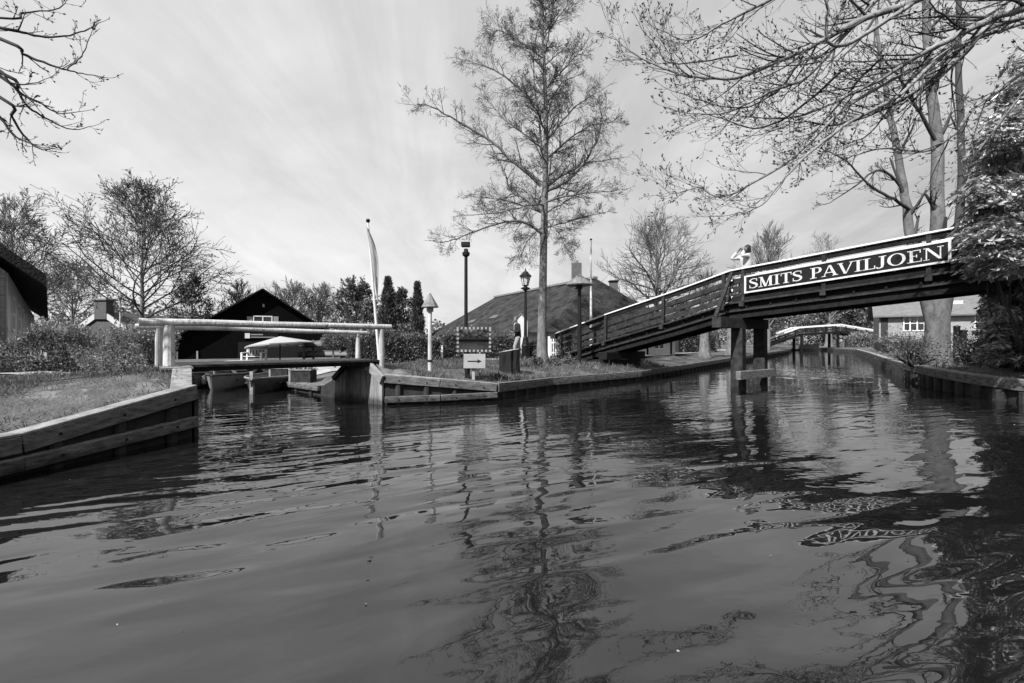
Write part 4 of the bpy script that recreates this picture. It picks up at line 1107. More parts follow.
def conifer(label, px, Y, top, wpx, seed):
    b = at(px, Y); H = 1.3 + (341.5 - top) * Y / F - b[2]; rng = np.random.default_rng(seed); t = thing('cypress', label, 'tree', b)
    MB().tube([b, (b[0], b[1], b[2] + H * .9)], [.15, .03], 8).build('trunk', 'bark', t)
    n = 6500; s = rng.uniform(0.02, 1, n); w = wpx * Y / F / 2 * np.clip(np.minimum(1.25 * (1 - s) ** .6, .75 + s), 0.03, 1) * (1 + .2 * np.sin(s * 23 + seed))
    a = rng.uniform(0, 2 * np.pi, n); rr = w * np.sqrt(rng.uniform(.25, 1, n)) * (1 + .12 * np.sin(a * 3 + s * 9))
    p = np.stack([b[0] + rr * np.cos(a), b[1] + rr * np.sin(a), b[2] + H * s], 1); d = np.stack([np.cos(a) * .5, np.sin(a) * .5, np.ones(n)], 1) + rng.normal(size=(n, 3)) * .3
    foliage('crown', t, ['leaf_dark'], None, [leaf_arrays(p, d, .3, .3, rng)])
conifer('dark pointed cypress just right of the hanging pennant', 388, 36, 279, 18, 91)
conifer('slim dark cypress beside the birdhouse roof', 417.5, 36, 284, 12, 92)

# evergreen rhododendron at the right edge
def rhododendron():
    rng = np.random.default_rng(101); rnd = random.Random(101)
    base = (13.0, 10.9, ground_z(13.0, 10.9)); t = thing('rhododendron', 'tall glossy evergreen rhododendron hiding the right end of the bridge', 'shrub', base)
    cl = []   # (px, py, depth, radius)
    for k in range(190):
        for _ in range(60):
            px = rnd.uniform(948, 1085); py = rnd.uniform(30, 372)
            left = np.interp(py, [30, 60, 120, 180, 230, 280, 300, 330, 372], [1045, 1022, 985, 966, 964, 972, 985, 988, 985])
            if px > left + 12: break
        Y = rnd.uniform(8.3, 11.6) if py < 285 else rnd.uniform(10.6, 12.2)
        if py < 285 and px < 1010: Y = rnd.uniform(8.2, 9.3)
        cl.append((px, py, Y, rnd.uniform(.28, .55)))
    for k in range(50): cl.append((rnd.uniform(992, 1085), rnd.uniform(262, 345), rnd.uniform(9.7, 10.4), rnd.uniform(.25, .42)))
    for k in range(70): cl.append((rnd.uniform(988, 1080), rnd.uniform(285, 366), rnd.uniform(10.2, 12.0), rnd.uniform(.25, .45)))
    P_ = []; D_ = []; T = Tubes()
    for px, py, Y, r in cl:
        q = np.array(P(px, py, Y)); bq = np.array(base) + np.array([rnd.uniform(-.5, .5), rnd.uniform(-.5, .5), 0])
        mid = bq * .45 + q * .55 + rng.normal(size=3) * .25; mid[2] = bq[2] * .55 + q[2] * .45
        if rnd.random() < .35: T.add([tuple(v) for v in spline([bq, mid, q], 9)], list(np.linspace(.03, .006, 9)))
        for w in range(44):     # whorls of long leaves
            a = rng.normal(size=3); a /= np.linalg.norm(a); a[2] = abs(a[2]) * .8 + a[2] * .2; c = q + a * r * rng.uniform(.5, 1.0)
            m = 8; ang = np.arange(m) * 2 * np.pi / m + rng.uniform(0, 6)
            ax = a + np.array([0, 0, .6]); ax /= np.linalg.norm(ax); s = np.cross(ax, [.3, .9, .1]); s /= np.linalg.norm(s); u = np.cross(ax, s)
            dd = s[None] * np.cos(ang)[:, None] + u[None] * np.sin(ang)[:, None] + ax[None] * rng.uniform(-.15, .35) + rng.normal(size=(m, 3)) * .15
            P_.append(np.repeat(c[None], m, 0)); D_.append(dd)
    foliage('stems', t, ['twig'], T, [])
    foliage('foliage', t, ['leaf_gloss'], None, [leaf_arrays(np.concatenate(P_), np.concatenate(D_), .135, .3, rng)])
rhododendron()
bush('twiggy bush against the base of the thick forked trunk', (*at2(915, 14.4), 1.05), (.75, .6, .55), 1500, 'leaf_dark', .07, 111, clusters=26)
bush('small leafy bush right of the thick trunk', (*at2(968, 14.2), 1.1), (.7, .5, .5), 1100, 'leaf', .08, 112, clusters=20)
bush('low dark shrub at the foot of the rhododendron', (*at2(1003, 12.6), .85), (.7, .5, .4), 1500, 'leaf_dark', .09, 113, clusters=20)
bush('trailing shrub on the grass left of the bridge ramp foot', (*at2(563, 17.6), .9), (.25, .25, .35), 700, 'leaf_pale', .07, 114, clusters=10)
for i, (px, Y, lab) in enumerate(((553, 14.6, 'small grassy weed tuft in front of the tree trunk'), (538, 14.0, 'leafy weed tuft left of the trunk foot'), (569, 15.2, 'leafy weed tuft near the bridge ramp foot'))):
    bush(lab, (*at2(px, Y), .6), (.22, .2, .10), 260, 'leaf', .07, 120 + i, name='weed', cat='plant', clusters=8)
# far wood behind everything
def far_wood():
    rng = np.random.default_rng(131); n = 26000; x = rng.uniform(-150, 190, n); y = 120 + rng.normal(size=n) * 6
    h = 7 + 3.5 * np.sin(x * .11) + 2 * np.sin(x * .37 + 1) + 1.5 * np.sin(x * .9)
    z = .4 + h * rng.uniform(0, 1, n) ** .8; d = rng.normal(size=(n, 3)); V, Q = leaf_arrays(np.stack([x, y, z], 1), d, 1.3, .4, rng)
    struct(link('far_wood', raw_mesh('far_wood', V, Q), 'leaf'), 'stuff')
    n = 9000; x = rng.uniform(-70, 70, n); y = -34 + rng.normal(size=n) * 2.5; z = .4 + (6 + 2 * np.sin(x * .3)) * rng.uniform(0, 1, n)  # unseen second wood behind the camera, added for the canal mirror's dark reflection
    V, Q = leaf_arrays(np.stack([x, y, z], 1), rng.normal(size=(n, 3)), 1.0, .45, rng)
    struct(link('far_wood', raw_mesh('far_wood', V, Q), 'leaf_dark'), 'stuff')
far_wood()

# ---------------------------------------------------------------- buildings
def local(o, ax, ay):
    return lambda a, b, z: Vector((o[0] + ax[0] * a + ay[0] * b, o[1] + ax[1] * a + ay[1] * b, z))


def window(par, L, a0, a1, z0, z1, b, nx=2, nz=1, fr='white', w=.07, out=-1):
    """frame on the wall plane b; out: sign of the outward b direction"""
    f = MB()
    def bx(p, q, r, s, k0, k1): 
        f.addv([L(p, b + out * k0, r), L(q, b + out * k0, r), L(q, b + out * k0, s), L(p, b + out * k0, s), L(p, b + out * k1, r), L(q, b + out * k1, r), L(q, b + out * k1, s), L(p, b + out * k1, s)],
               [(0, 1, 2, 3), (7, 6, 5, 4), (0, 4, 5, 1), (1, 5, 6, 2), (2, 6, 7, 3), (3, 7, 4, 0)])
    bx(a0, a1, z0, z0 + w, .0, .05); bx(a0, a1, z1 - w, z1, .0, .05)
    for i in range(nx + 1):
        c = a0 + (a1 - a0) * i / nx; c = min(max(c, a0 + w / 2), a1 - w / 2); bx(c - w / 2, c + w / 2, z0 + w, z1 - w, .0, .048)
    for i in range(1, nz): c = z0 + (z1 - z0) * i / nz; bx(a0 + w, a1 - w, c - w / 3, c + w / 3, 0, .044)
    o = f.build('window', fr, par)
    MB().addv([L(a0 + .02, b + out * .012, z0 + .02), L(a1 - .02, b + out * .012, z0 + .02), L(a1 - .02, b + out * .012, z1 - .02), L(a0 + .02, b + out * .012, z1 - .02)], [(0, 1, 2, 3)]).build('pane', 'glass', o)
    return o


def panel(par, name, m, L, a0, a1, z0, z1, b, k0, k1, out=-1, bevel=0):
    vs = [L(a0, b + out * k0, z0), L(a1, b + out * k0, z0), L(a1, b + out * k0, z1), L(a0, b + out * k0, z1), L(a0, b + out * k1, z0), L(a1, b + out * k1, z0), L(a1, b + out * k1, z1), L(a0, b + out * k1, z1)]
    return MB().addv(vs, [(0, 1, 2, 3), (7, 6, 5, 4), (0, 4, 5, 1), (1, 5, 6, 2), (2, 6, 7, 3), (3, 7, 4, 0)]).build(name, m, par, bevel)


def gable_shell(L, w, d, ze, zr, z0=0.):
    """closed gable house body: width along a (centred), depth b from 0"""
    h = w / 2
    f = [L(-h, 0, z0), L(h, 0, z0), L(h, 0, ze), L(0, 0, zr), L(-h, 0, ze)]; k = [L(-h, d, z0), L(h, d, z0), L(h, d, ze), L(0, d, zr), L(-h, d, ze)]
    return MB().addv(f + k, [(0, 1, 2, 3, 4), (9, 8, 7, 6, 5), (0, 4, 9, 5), (1, 6, 7, 2), (2, 7, 8, 3), (3, 8, 9, 4), (0, 5, 6, 1)])


def roof_slab(L, w, d, ze, zr, over, th, front=.3, m='roof_tile', par=None, name='roof'):
    h = w / 2; sl = (zr - ze) / h; mb = MB()
    for s in (-1, 1):
        e = (s * (h + over), ze - sl * over)
        a = [L(e[0], -front, e[1] + .02), L(0, -front, zr + .02), L(0, d + front, zr + .02), L(e[0], d + front, e[1] + .02)]
        b = [v + Vector((0, 0, th)) for v in a]
        mb.addv(a + b, [(0, 1, 2, 3), (7, 6, 5, 4), (0, 4, 5, 1), (1, 5, 6, 2), (2, 6, 7, 3), (3, 7, 4, 0)])
    return mb.build(name, m, par)


# black barn
YB = 24.; bc = at(263, YB); th_ = R(26); L = local(bc, (math.cos(th_), math.sin(th_)), (-math.sin(th_), math.cos(th_)))
bn = thing('barn', 'low black boarded barn with a wide gable behind the white rails', 'barn', bc)
zr = 3.95; ze = 1.1
gable_shell(L, 8.4, 14, ze, zr, bc[2] - .1).build('wall', 'barnwood', bn)
roof_slab(L, 8.4, 14, ze, zr, .35, .09, .3, 'barnwood', bn)
mb = MB(); sl = (zr - ze) / 4.2
for s in (-1, 1):
    mb.beam(L(s * 4.55, -.33, ze - sl * .35 + .1), L(0, -.33, zr + .1), .05, .07)
mb.build('verge', 'tar', bn)
def ux(px): k = (px - CX) / F; return (k * bc[1] - bc[0]) / (math.cos(th_) - k * math.sin(th_))
def uz(px, py): return HC + (CY - py) / F * (bc[1] + ux(px) * math.sin(th_))
def bwin(x0, x1, y0, y1, *a): return window(bn, L, ux(x0), ux(x1), uz(x0, y0), uz(x1, y1), 0, *a)
def bpan(par, name, m, x0, x1, y0, y1, k0, k1): return panel(par, name, m, L, ux(x0), ux(x1), bc[2] if y0 is None else uz((x0 + x1) / 2, y0), uz((x0 + x1) / 2, y1), 0, k0, k1)
bwin(253, 272.5, 324.5, 316, 2, 1, 'white', .055)
bpan(bn, 'shutter', 'plaster_grey', 247, 252, 324.5, 316.5, 0, .03); bpan(bn, 'shutter', 'plaster_grey', 273.5, 278.5, 324.5, 316.5, 0, .03)
bpan(bn, 'doorway', 'opening_shade', 238, 338, None, 342, .0, .012)  # thin dark panel on the closed wall, painted as the opening's shade
bpan(bn, 'vent', 'panel_grey', 262.5, 264.5, 307, 304, 0, .03)
s_ = bpan(bn, 'sign_board', 'black', 244, 278, 338.5, 333, .02, .05)
bpan(s_, 'emblem', 'white', 245, 250, 338.3, 333.2, .052, .06)
bpan(s_, 'pale_line', 'plaster_grey', 251, 263, 335.2, 334.0, .052, .06); bpan(s_, 'pale_line', 'panel_grey', 251, 275, 337.6, 336.8, .052, .06)
bwin(171, 178, 365, 351.5, 1, 1, 'white', .06)
bpan(bn, 'door_post', 'panel_grey', 196.5, 198.2, None, 351, 0, .05)

# thatched farmhouse
fh = thing('thatched_farmhouse', 'large thatched farmhouse with a hipped roof and brick chimney behind the hedge', 'house', (1.5, 29, .5))
Rr = Vector((4.75, 25.8, 4.88)); Rl = Vector((-1.42, 37.6, 4.93)); a_ = (Rl - Rr).normalized(); nL = Vector((-a_.y, a_.x, 0)); nL = nL if nL.x < 0 else -nL
EZ = 1.75
c1 = Rr - a_ * 2.4 + nL * 4.9; c2 = Rl + a_ * 3.0 + nL * 4.9; c3 = Rl + a_ * 3.0 - nL * 4.9; c4 = Rr - a_ * 2.4 - nL * 4.9
def lerp(a, b, t): return a + (b - a) * t
def thatch_face(tl, tr, bl, br_, n=14, m=10):
    """grid face with a slight sag so the reed eaves curve"""
    vs = []; rnd = random.Random(int(abs(bl.x) * 100))
    for j in range(m + 1):
        v = j / m
        for i in range(n + 1):
            u = i / n; q = lerp(lerp(tl, tr, u), lerp(bl, br_, u), v); edge = min(i, n - i, j) > 0
            vs.append(q + Vector((0, 0, (.16 * math.sin(math.pi * v) * math.sin(math.pi * u) ** .5 + rnd.gauss(0, .02)) if edge else 0)))
    return vs, [(j * (n + 1) + i, j * (n + 1) + i + 1, (j + 1) * (n + 1) + i + 1, (j + 1) * (n + 1) + i) for j in range(m) for i in range(n)]
ez = lambda p: Vector((p.x, p.y, EZ))
mb = MB()
for f in ((Rl, Rr, ez(c2), ez(c1)), (Rr, Rr, ez(c1), ez(c4)), (Rr, Rl, ez(c4), ez(c3)), (Rl, Rl, ez(c3), ez(c2))): mb.addv(*thatch_face(*f))
mb.addv([ez(c1), ez(c2), ez(c3), ez(c4)], [(0, 1, 2, 3)])
o = mb.build('roof', 'thatch', fh)
o.data.polygons.foreach_set('use_smooth', [True] * len(o.data.polygons))
rt = MB(); k = 40
for i in range(k):
    p, q = lerp(Rr, Rl, i / k), lerp(Rr, Rl, (i + .85) / k); rt.beam(p + Vector((0, 0, .05)), q + Vector((0, 0, .05)), .3, .12)
rt.build('ridge_tiles', 'ridge', fh)
mb = MB(); ins = .6
w1 = c1 + a_ * ins - nL * ins; w2 = c2 - a_ * ins - nL * ins; w3 = c3 - a_ * ins + nL * ins; w4 = c4 + a_ * ins + nL * ins
mb.addv([(p.x, p.y, .4) for p in (w1, w2, w3, w4)] + [(p.x, p.y, EZ + .02) for p in (w1, w2, w3, w4)], [(0, 1, 5, 4), (1, 2, 6, 5), (2, 3, 7, 6), (3, 0, 4, 7)]).build('wall', 'plaster', fh)
e = (w4 - w1); e.z = 0; eL = e.length; ed = e.normalized(); eo = Vector((-ed.y, ed.x, 0)); eo = eo if eo.y < 0 else -eo
LW = local((w1.x, w1.y), (ed.x, ed.y), (eo.x, eo.y))
for a0, a1 in ((1.0, 1.9), (2.8, 3.9), (4.9, 6.0), (6.9, 7.7)): window(fh, LW, a0, a1, .85, 1.62, 0, 2, 2, 'white', .07, out=1)
for a in (.4, 2.3, 4.4, 6.4, 8.2): MB().addv(*(lambda q: (q, [(0, 1, 2, 3), (0, 4, 5, 1), (1, 5, 6, 2), (3, 2, 6, 7), (0, 3, 7, 4)]))([LW(a, .03, .4), LW(a + .12, .03, .4), LW(a + .12, .03, 1.72), LW(a, .03, 1.72), LW(a, 0, .4), LW(a + .12, 0, .4), LW(a + .12, 0, 1.72), LW(a, 0, 1.72)])).build('timber_post', 'tar', fh)
cq = P(576.5, 275, 25.6); ch = MB().box((cq[0], cq[1], cq[2] + .1), (.5, .5, 1.1)).build('chimney', 'brick', fh); MB().lathe((cq[0], cq[1], cq[2] + .65), [(.1, 0), (.1, .15)], 8).build('chimney_pot', 'ridge', ch)
cq = P(613.5, 285, 28.5); ch = MB().box((cq[0], cq[1], cq[2] - .75), (.45, .45, 1.9)).build('chimney', 'brick', fh); MB().box((cq[0], cq[1], cq[2] + .23), (.6, .6, .06)).build('chimney_cap', 'iron', ch)
# small roof hatches in the thatch
for u, v in ((.34, .72), (.52, .66)):
    q = lerp(lerp(Rl, Rr, u), lerp(ez(c2), ez(c1), u), v); sd = (ez(c1) - ez(c2)).normalized(); up = (lerp(Rl, Rr, .5) - lerp(ez(c2), ez(c1), .5)).normalized(); nn2 = sd.cross(up); nn2 = nn2 if nn2.y < 0 else -nn2
    MB().prism([q - sd * .55 - up * .18 + nn2 * .02, q + sd * .55 - up * .18 + nn2 * .02, q + sd * .45 + up * .22 + nn2 * .02, q - sd * .45 + up * .22 + nn2 * .02], nn2 * .12).build('roof_hatch', 'glass', fh)
# white gable porch beside the lantern
q0 = at2(514, 20.9); q1 = at2(527.5, 20.9)
pr = thing('white_shed', 'small white plastered gable end between lantern and farmhouse', 'shed', (q0[0], q0[1], .5))
LS = local(((q0[0] + q1[0]) / 2, q0[1]), (1, 0), (0, 1)); wS = q1[0] - q0[0]
gable_shell(LS, wS, .9, 2.2, 2.55, .4).build('wall', 'plaster', pr); roof_slab(LS, wS, .9, 2.2, 2.55, .06, .05, .05, 'ridge', pr)

# thatched barn at the left edge
lh = thing('long_farmhouse', 'long brick farmhouse with overhanging dark thatch at the left edge', 'house', (-16, 14, .6))
A = Vector((-13.35, 12.0, 0)); Bv = Vector((-35, 33.3, 0)); dA = (Bv - A).normalized(); nA = Vector((-dA.y, dA.x, 0)); nA = nA if nA.x < 0 else -nA     # nA points away from the canal
zE = 3.15; Wd = 7.
mb = MB(); C4 = [A, Bv, Bv + nA * Wd, A + nA * Wd]
mb.addv([(p.x, p.y, .4) for p in C4] + [(p.x, p.y, zE) for p in C4], [(0, 1, 5, 4), (1, 2, 6, 5), (2, 3, 7, 6), (3, 0, 4, 7)])
mb.addv([(A.x, A.y, zE), (A.x + nA.x * Wd, A.y + nA.y * Wd, zE), (A.x + nA.x * Wd / 2, A.y + nA.y * Wd / 2, zE + 3.2)], [(0, 1, 2)]).build('wall', 'brick', lh)
LL = local((A.x, A.y), (dA.x, dA.y), (-nA.x, -nA.y))
panel(lh, 'plaster_band', 'plaster', LL, .15, 30, .5, zE - .02, 0, .0, .03, out=1)
for k in range(6): window(lh, LL, 1.5 + 3.6 * k, 2.7 + 3.6 * k, 1.6, 2.6, .03, 2, 2, 'white', .07, out=1)
o_ = -nA * .75; zO = zE - .35
rA = A - dA * .25; rB = Bv + dA * .4; mb = MB(); rz = zE + 3.3
mid = nA * (Wd / 2)
p = [rA + o_ + Vector((0, 0, zO)), rB + o_ + Vector((0, 0, zO)), rB + mid + Vector((0, 0, rz)), rA + mid + Vector((0, 0, rz)), rA + nA * (Wd + .75) + Vector((0, 0, zO)), rB + nA * (Wd + .75) + Vector((0, 0, zO))]
up3 = Vector((0, 0, .32))
for q in ((p[0], p[1], p[2], p[3]), (p[5], p[4], p[3], p[2])):
    mb.addv(list(q) + [v + up3 for v in q], [(0, 1, 2, 3), (7, 6, 5, 4), (0, 4, 5, 1), (1, 5, 6, 2), (2, 6, 7, 3), (3, 7, 4, 0)])
mb.build('roof', 'thatch_dark', lh)
# brick gable with chimney
bq = at(102, 33); gb = thing('brick_cottage', 'small brick cottage with pale verge boards and a gable chimney', 'house', bq)
LG = local(bq, (1, 0), (0, 1)); gw = 4.4; gze = 1.3 + (341.5 - 336) * 33 / F; gzr = 1.3 + (341.5 - 313) * 33 / F
gable_shell(LG, gw, 8, gze, gzr, .4).build('wall', 'brick', gb); roof_slab(LG, gw, 8, gze, gzr, .2, .1, -.1, 'roof_tile', gb)
mb = MB()
for s in (-1, 1): mb.beam(LG(s * (gw / 2 + .2), -.06, gze + .02), LG(s * .3, -.06, gzr - .15), .12, .34)
mb.build('verge_board', 'plaster', gb)
c_ = MB().box(LG(.0, .2, gzr + .25), (.86, .7, 1.4)).build('chimney', 'brick', gb); MB().box(LG(0, .2, gzr + .97), (1.04, .9, .12)).build('chimney_cap', 'ridge', c_)
# right cottage
rc = at(925, 36); rh = thing('cottage', 'single storey cottage with a white multi paned window behind the thick trunk', 'house', rc)
th2 = R(-35); LR = local((29.2, 36.2), (math.cos(th2), math.sin(th2)), (-math.sin(th2), math.cos(th2)))
W2, D2, e2, r2 = 12., 6., 3.5, 6.0
mb = MB(); f = [LR(0, 0, .4), LR(W2, 0, .4), LR(W2, 0, e2), LR(0, 0, e2)]; k2 = [LR(0, D2, .4), LR(W2, D2, .4), LR(W2, D2, e2), LR(0, D2, e2)]; rg = [LR(0, D2 / 2, r2), LR(W2, D2 / 2, r2)]
mb.addv(f + k2 + rg, [(0, 1, 2, 3), (5, 4, 7, 6), (0, 3, 8, 7, 4), (1, 5, 6, 9, 2)]).build('wall', 'plaster_grey', rh)
mb = MB()
for y0, s in ((-.45, 1), (D2 + .45, -1)):
    ee = e2 - .3; q = [LR(-.4, y0, ee), LR(W2 + .4, y0, ee), LR(W2 + .4, D2 / 2, r2 + .05), LR(-.4, D2 / 2, r2 + .05)]
    mb.addv(q + [v + Vector((0, 0, .12)) for v in q], [(0, 1, 2, 3), (7, 6, 5, 4), (0, 4, 5, 1), (1, 5, 6, 2), (2, 6, 7, 3), (3, 7, 4, 0)])
mb.build('roof', 'roof_tile', rh)
window(rh, LR, 1.45, 3.1, 2.1, 3.3, 0, 4, 2, 'white', .08)
window(rh, LR, 5.4, 6.8, 2.1, 3.3, 0, 2, 2, 'white', .08)
panel(rh, 'door', 'board_dark', LR, .1, .55, .5, 3.2, 0, 0, .04)
for a, b_, h_ in ((4.3, 1.3, .5), (7.9, 1.4, .45)):
    q = LR(a, 1.2, e2 + .62); panel(rh, 'skylight', 'plaster', LR, a - .6, a + .6, e2 + .45, e2 + .85, .8, .0, .3)

# two dark posts by the thick trunk
for px, Y, h_, lab in ((956.5, 15.6, 1.25, 'dark mooring post right of the thick forked trunk, the taller of two'), (963, 15.4, 1.1, 'shorter dark post beside a taller one right of the thick trunk')):
    b = at(px, Y); MB_ = MB(); t = thing('wooden_post', lab, 'post', b)
    MB().tube([(b[0], b[1], b[2] - .2), (b[0] + .01, b[1], b[2] + h_)], [.10, .09], 10).build('post', 'tar', t); MB().lathe((b[0] + .01, b[1], b[2] + h_ - .002), [(.105, 0), (.105, .03), (.03, .06)], 10).build('post_cap', 'iron', t)

# far bridge
FB0 = Vector((34.5, 62, 0)); FB1 = Vector((51.0, 62, 0))
fbz = [(0, .7), (.28, 2.35), (.62, 2.75), (1.0, 1.7)]
fbr = thing('arched_bridge', 'distant wooden footbridge with white handrails over the far canal', 'bridge', (42, 62, 0))
def fz(s):
    for (a, za), (b_, zb) in zip(fbz[:-1], fbz[1:]):
        if s <= b_: return za + (zb - za) * (s - a) / (b_ - a)
def FP(s, w, dz): q = lerp(FB0, FB1, s); return Vector((q.x, q.y + w, fz(s) + dz))
for w in (0, 1.7):
    for dz, wd, h, m, nm in ((.95, .2, .2, 'white', 'handrail'), (.62, .06, .16, 'tar_light', 'rail_board'), (.30, .06, .16, 'tar_light', 'rail_board'), (.0, .2, .3, 'tar', 'stringer')):
        mb = MB()
        for (a, _), (b_, _) in zip(fbz[:-1], fbz[1:]): mb.beam(FP(a, w, dz), FP(b_, w, dz), wd, h, top=True)
        mb.build(nm, m, fbr)
    for i in range(13): s = i / 12; MB().beam(FP(s, w, -.1), FP(s, w, .8), .12, .12).build('rail_post', 'tar', fbr)
mb = MB()
for (a, _), (b_, _) in zip(fbz[:-1], fbz[1:]): mb.beam(FP(a, .85, -.02), FP(b_, .85, -.02), 1.7, .06, top=True)
mb.build('deck', 'board', fbr)
for s in (.3, .6):
    for w in (0, 1.7): q = FP(s, w, -.2); MB().beam((q.x, q.y, -.6), q, .25, .25).build('trestle_post', 'tar', fbr)

# ---------------------------------------------------------------- boats and the terrace
def boat(name, label, c, L_, W_, H_, rz, hull, rim, seed=0):
    t = thing(name, label, 'boat', (c[0], c[1], 0)); q = Matrix.Rotation(rz, 3, 'Z'); n = 11; prof = 7
    def pt(s, k, z_in=0.):
        w = W_ / 2 * (1 - max(0, (s - .45) / .55) ** 2.2) * (.82 + .18 * min(1, s / .3)); w = max(w, .015); sheer = H_ * (1 + .45 * max(0, s - .4) ** 2 + .06 * (1 - s))
        a = k; x = L_ * (s - .5); return x, w, sheer
    vs = []; inn = []
    for i in range(n):
        s = i / (n - 1); x, w, sh = pt(s, 0)
        for j in range(prof):
            a = j / (prof - 1) * 2 - 1; yy = w * math.copysign(abs(a) ** .6, a); zz = -.12 + (sh + .12) * abs(a) ** 2.6
            vs.append(Vector(c) + q @ Vector((x + (.22 * abs(a) ** 2 * s if i == n - 1 else 0), yy, zz)))
    fs = [(i * prof + j, i * prof + j + 1, (i + 1) * prof + j + 1, (i + 1) * prof + j) for i in range(n - 1) for j in range(prof - 1)] + [tuple(range(prof))[::-1]]
    o = MB().addv(vs, fs).build('hull', hull, t); md = o.modifiers.new('s', 'SOLIDIFY'); md.thickness = .03
    for e in (0, prof - 1):
        pts = [vs[i * prof + e] for i in range(n)]; mb = MB(); mb.tube(pts, .03, 6).build('gunwale', rim, t)
    for s in (.25, .5, .72):
        x, w, sh = pt(s, 0); a = Vector(c) + q @ Vector((x, -w * .93, sh * .62)); b_ = Vector(c) + q @ Vector((x, w * .93, sh * .62)); MB().beam(a, b_, .2, .03).build('thwart', rim if hull == 'boat_white' else 'board', t)
    return t, q
bt1, q1_ = boat('rowing_boat', 'dark hulled open boat with a pale stem moored under the footbridge', (-6.75, 12.75, 0), 3.0, 1.15, .33, R(-77), 'boat_dark', 'board_pale')
st_ = Vector((-6.75, 12.75, 0)) + q1_ @ Vector((1.60, 0, .22)); MB().beam(st_ - Vector((0, 0, .35)), st_ + Vector((0, 0, .34)), .08, .08).build('stem', 'board_pale', bt1)
bt2, q2_ = boat('launch', 'white hulled launch moored beside the dark boat', (-8.2, 13.25, 0), 3.2, 1.05, .38, R(-72), 'boat_white', 'boat_dark')
c2_ = Vector((-8.2, 13.25, 0)); MB().addv([c2_ + q2_ @ Vector((x, y, z)) for x, y, z in ((.1, -.45, .46), (.1, .45, .46), (-.1, .4, .68), (-.1, -.4, .68), (.12, -.45, .46), (.12, .45, .46), (-.08, .4, .69), (-.08, -.4, .69))], [(0, 1, 2, 3), (7, 6, 5, 4), (0, 3, 7, 4), (1, 5, 6, 2), (3, 2, 6, 7), (0, 4, 5, 1)]).build('windscreen', 'glass', bt2)
MB().box(c2_ + q2_ @ Vector((-1.1, 0, .6)), (1.0, .85, .2), R(-72)).build('cockpit_cover', 'boat_grey', bt2, .06)
bt3, q3_ = boat('launch', 'second pale launch with grey cover moored at the left of the inlet', (-9.35, 13.5, 0), 2.8, .95, .38, R(-68), 'boat_white', 'boat_dark')
MB().box(Vector((-9.35, 13.5, 0)) + q3_ @ Vector((-.3, 0, .5)), (1.6, .8, .18), R(-68)).build('cockpit_cover', 'boat_grey', bt3, .08)
# far moored boat
bt4, q4_ = boat('rowing_boat', 'tiny pale boat moored beyond the far bridge', (42.5, 66, 0), 4.5, 1.8, .8, R(-80), 'boat_white', 'board_dark')
# mooring posts, fenders
for px, Y, lab in ((214, 12.4, 'thin mooring pole in the water between the two pale launches'), (289, 12.9, 'thin mooring pole at the quay beside the dark boat')):
    x_ = at2(px, Y)[0]; t = thing('mooring_pole', lab, 'mooring pole', (x_, Y, 0)); MB().tube([(x_, Y, -.6), (x_ + .02, Y, .72)], [.035, .03], 8).build('pole', 'board_pale', t); MB().lathe((x_ + .02, Y, .5), [(.04, 0), (.042, .05), (.034, .1)], 8).build('rope_coil', 'boat_grey', t)
for bt_, qq, cc, ww in ((bt1, q1_, (-6.75, 12.75), .60), (bt2, q2_, (-8.2, 13.25), .56)):
    for xx in (-.5, .35):
        p_ = Vector((*cc, 0)) + qq @ Vector((xx, ww * (1 if bt_ is bt1 else -1), .12)); MB().lathe(tuple(p_), [(.02, -.02), (.055, .02), (.06, .12), (.05, .2), (.015, .24)], 8).build('fender', 'boat_grey', bt_)
p_ = Vector((-6.75, 12.75, 0)) + q1_ @ Vector((-1.45, 0, .3)); MB().box(p_ + Vector((0, 0, .12)), (.2, .26, .3), R(-77)).build('outboard_motor', 'iron', bt1, .03)
for k_, sd_ in ((-.25, .02), (.22, -.03)):
    a_o = Vector((-6.75, 12.75, 0)) + q1_ @ Vector((-1.1, k_, .30)); b_o = Vector((-6.75, 12.75, 0)) + q1_ @ Vector((1.0, k_ + sd_, .36)); MB().tube([a_o, b_o], .018, 6).build('oar', 'board_pale', bt1)
# parasol
b = at(280, 18.2); um = thing('parasol', 'open cream market parasol in front of the black barn', 'parasol', b); zc = 1.3 + (341.5 - 337.5) * 18.2 / F
MB().tube([b, (b[0], b[1], zc)], .025, 8).build('pole', 'iron', um)
mb = MB(); n = 8; rr = 1.3; vs = [(b[0], b[1], zc + .05)]
for k in range(n): a = 2 * math.pi * k / n + .2; vs.append((b[0] + rr * math.cos(a), b[1] + rr * math.sin(a), zc - .28 + .05 * math.cos(a + 2.6)))
for k in range(n): a = 2 * math.pi * k / n + .2; vs.append((b[0] + rr * .99 * math.cos(a), b[1] + rr * .99 * math.sin(a), zc - .33 + .05 * math.cos(a + 2.6)))
vs = [(vx, vy, vz + .13 * (vx - b[0])) for vx, vy, vz in vs]
o = mb.addv(vs, [(0, 1 + k, 1 + (k + 1) % n) for k in range(n)] + [(1 + k, 9 + k, 9 + (k + 1) % n, 1 + (k + 1) % n) for k in range(n)]).build('canopy', 'canvas', um); md = o.modifiers.new('s', 'SOLIDIFY'); md.thickness = .006
mb = MB()
for k in range(n): a = 2 * math.pi * k / n + .2; mb.beam((b[0], b[1], zc - .03), (b[0] + rr * .95 * math.cos(a), b[1] + rr * .95 * math.sin(a), zc - .30 + .13 * rr * .95 * math.cos(a)), .015, .02)
mb.build('ribs', 'board', um)
MB().lathe(b, [(.25, 0), (.25, .06), (.05, .1)], 12).build('base', 'iron', um)
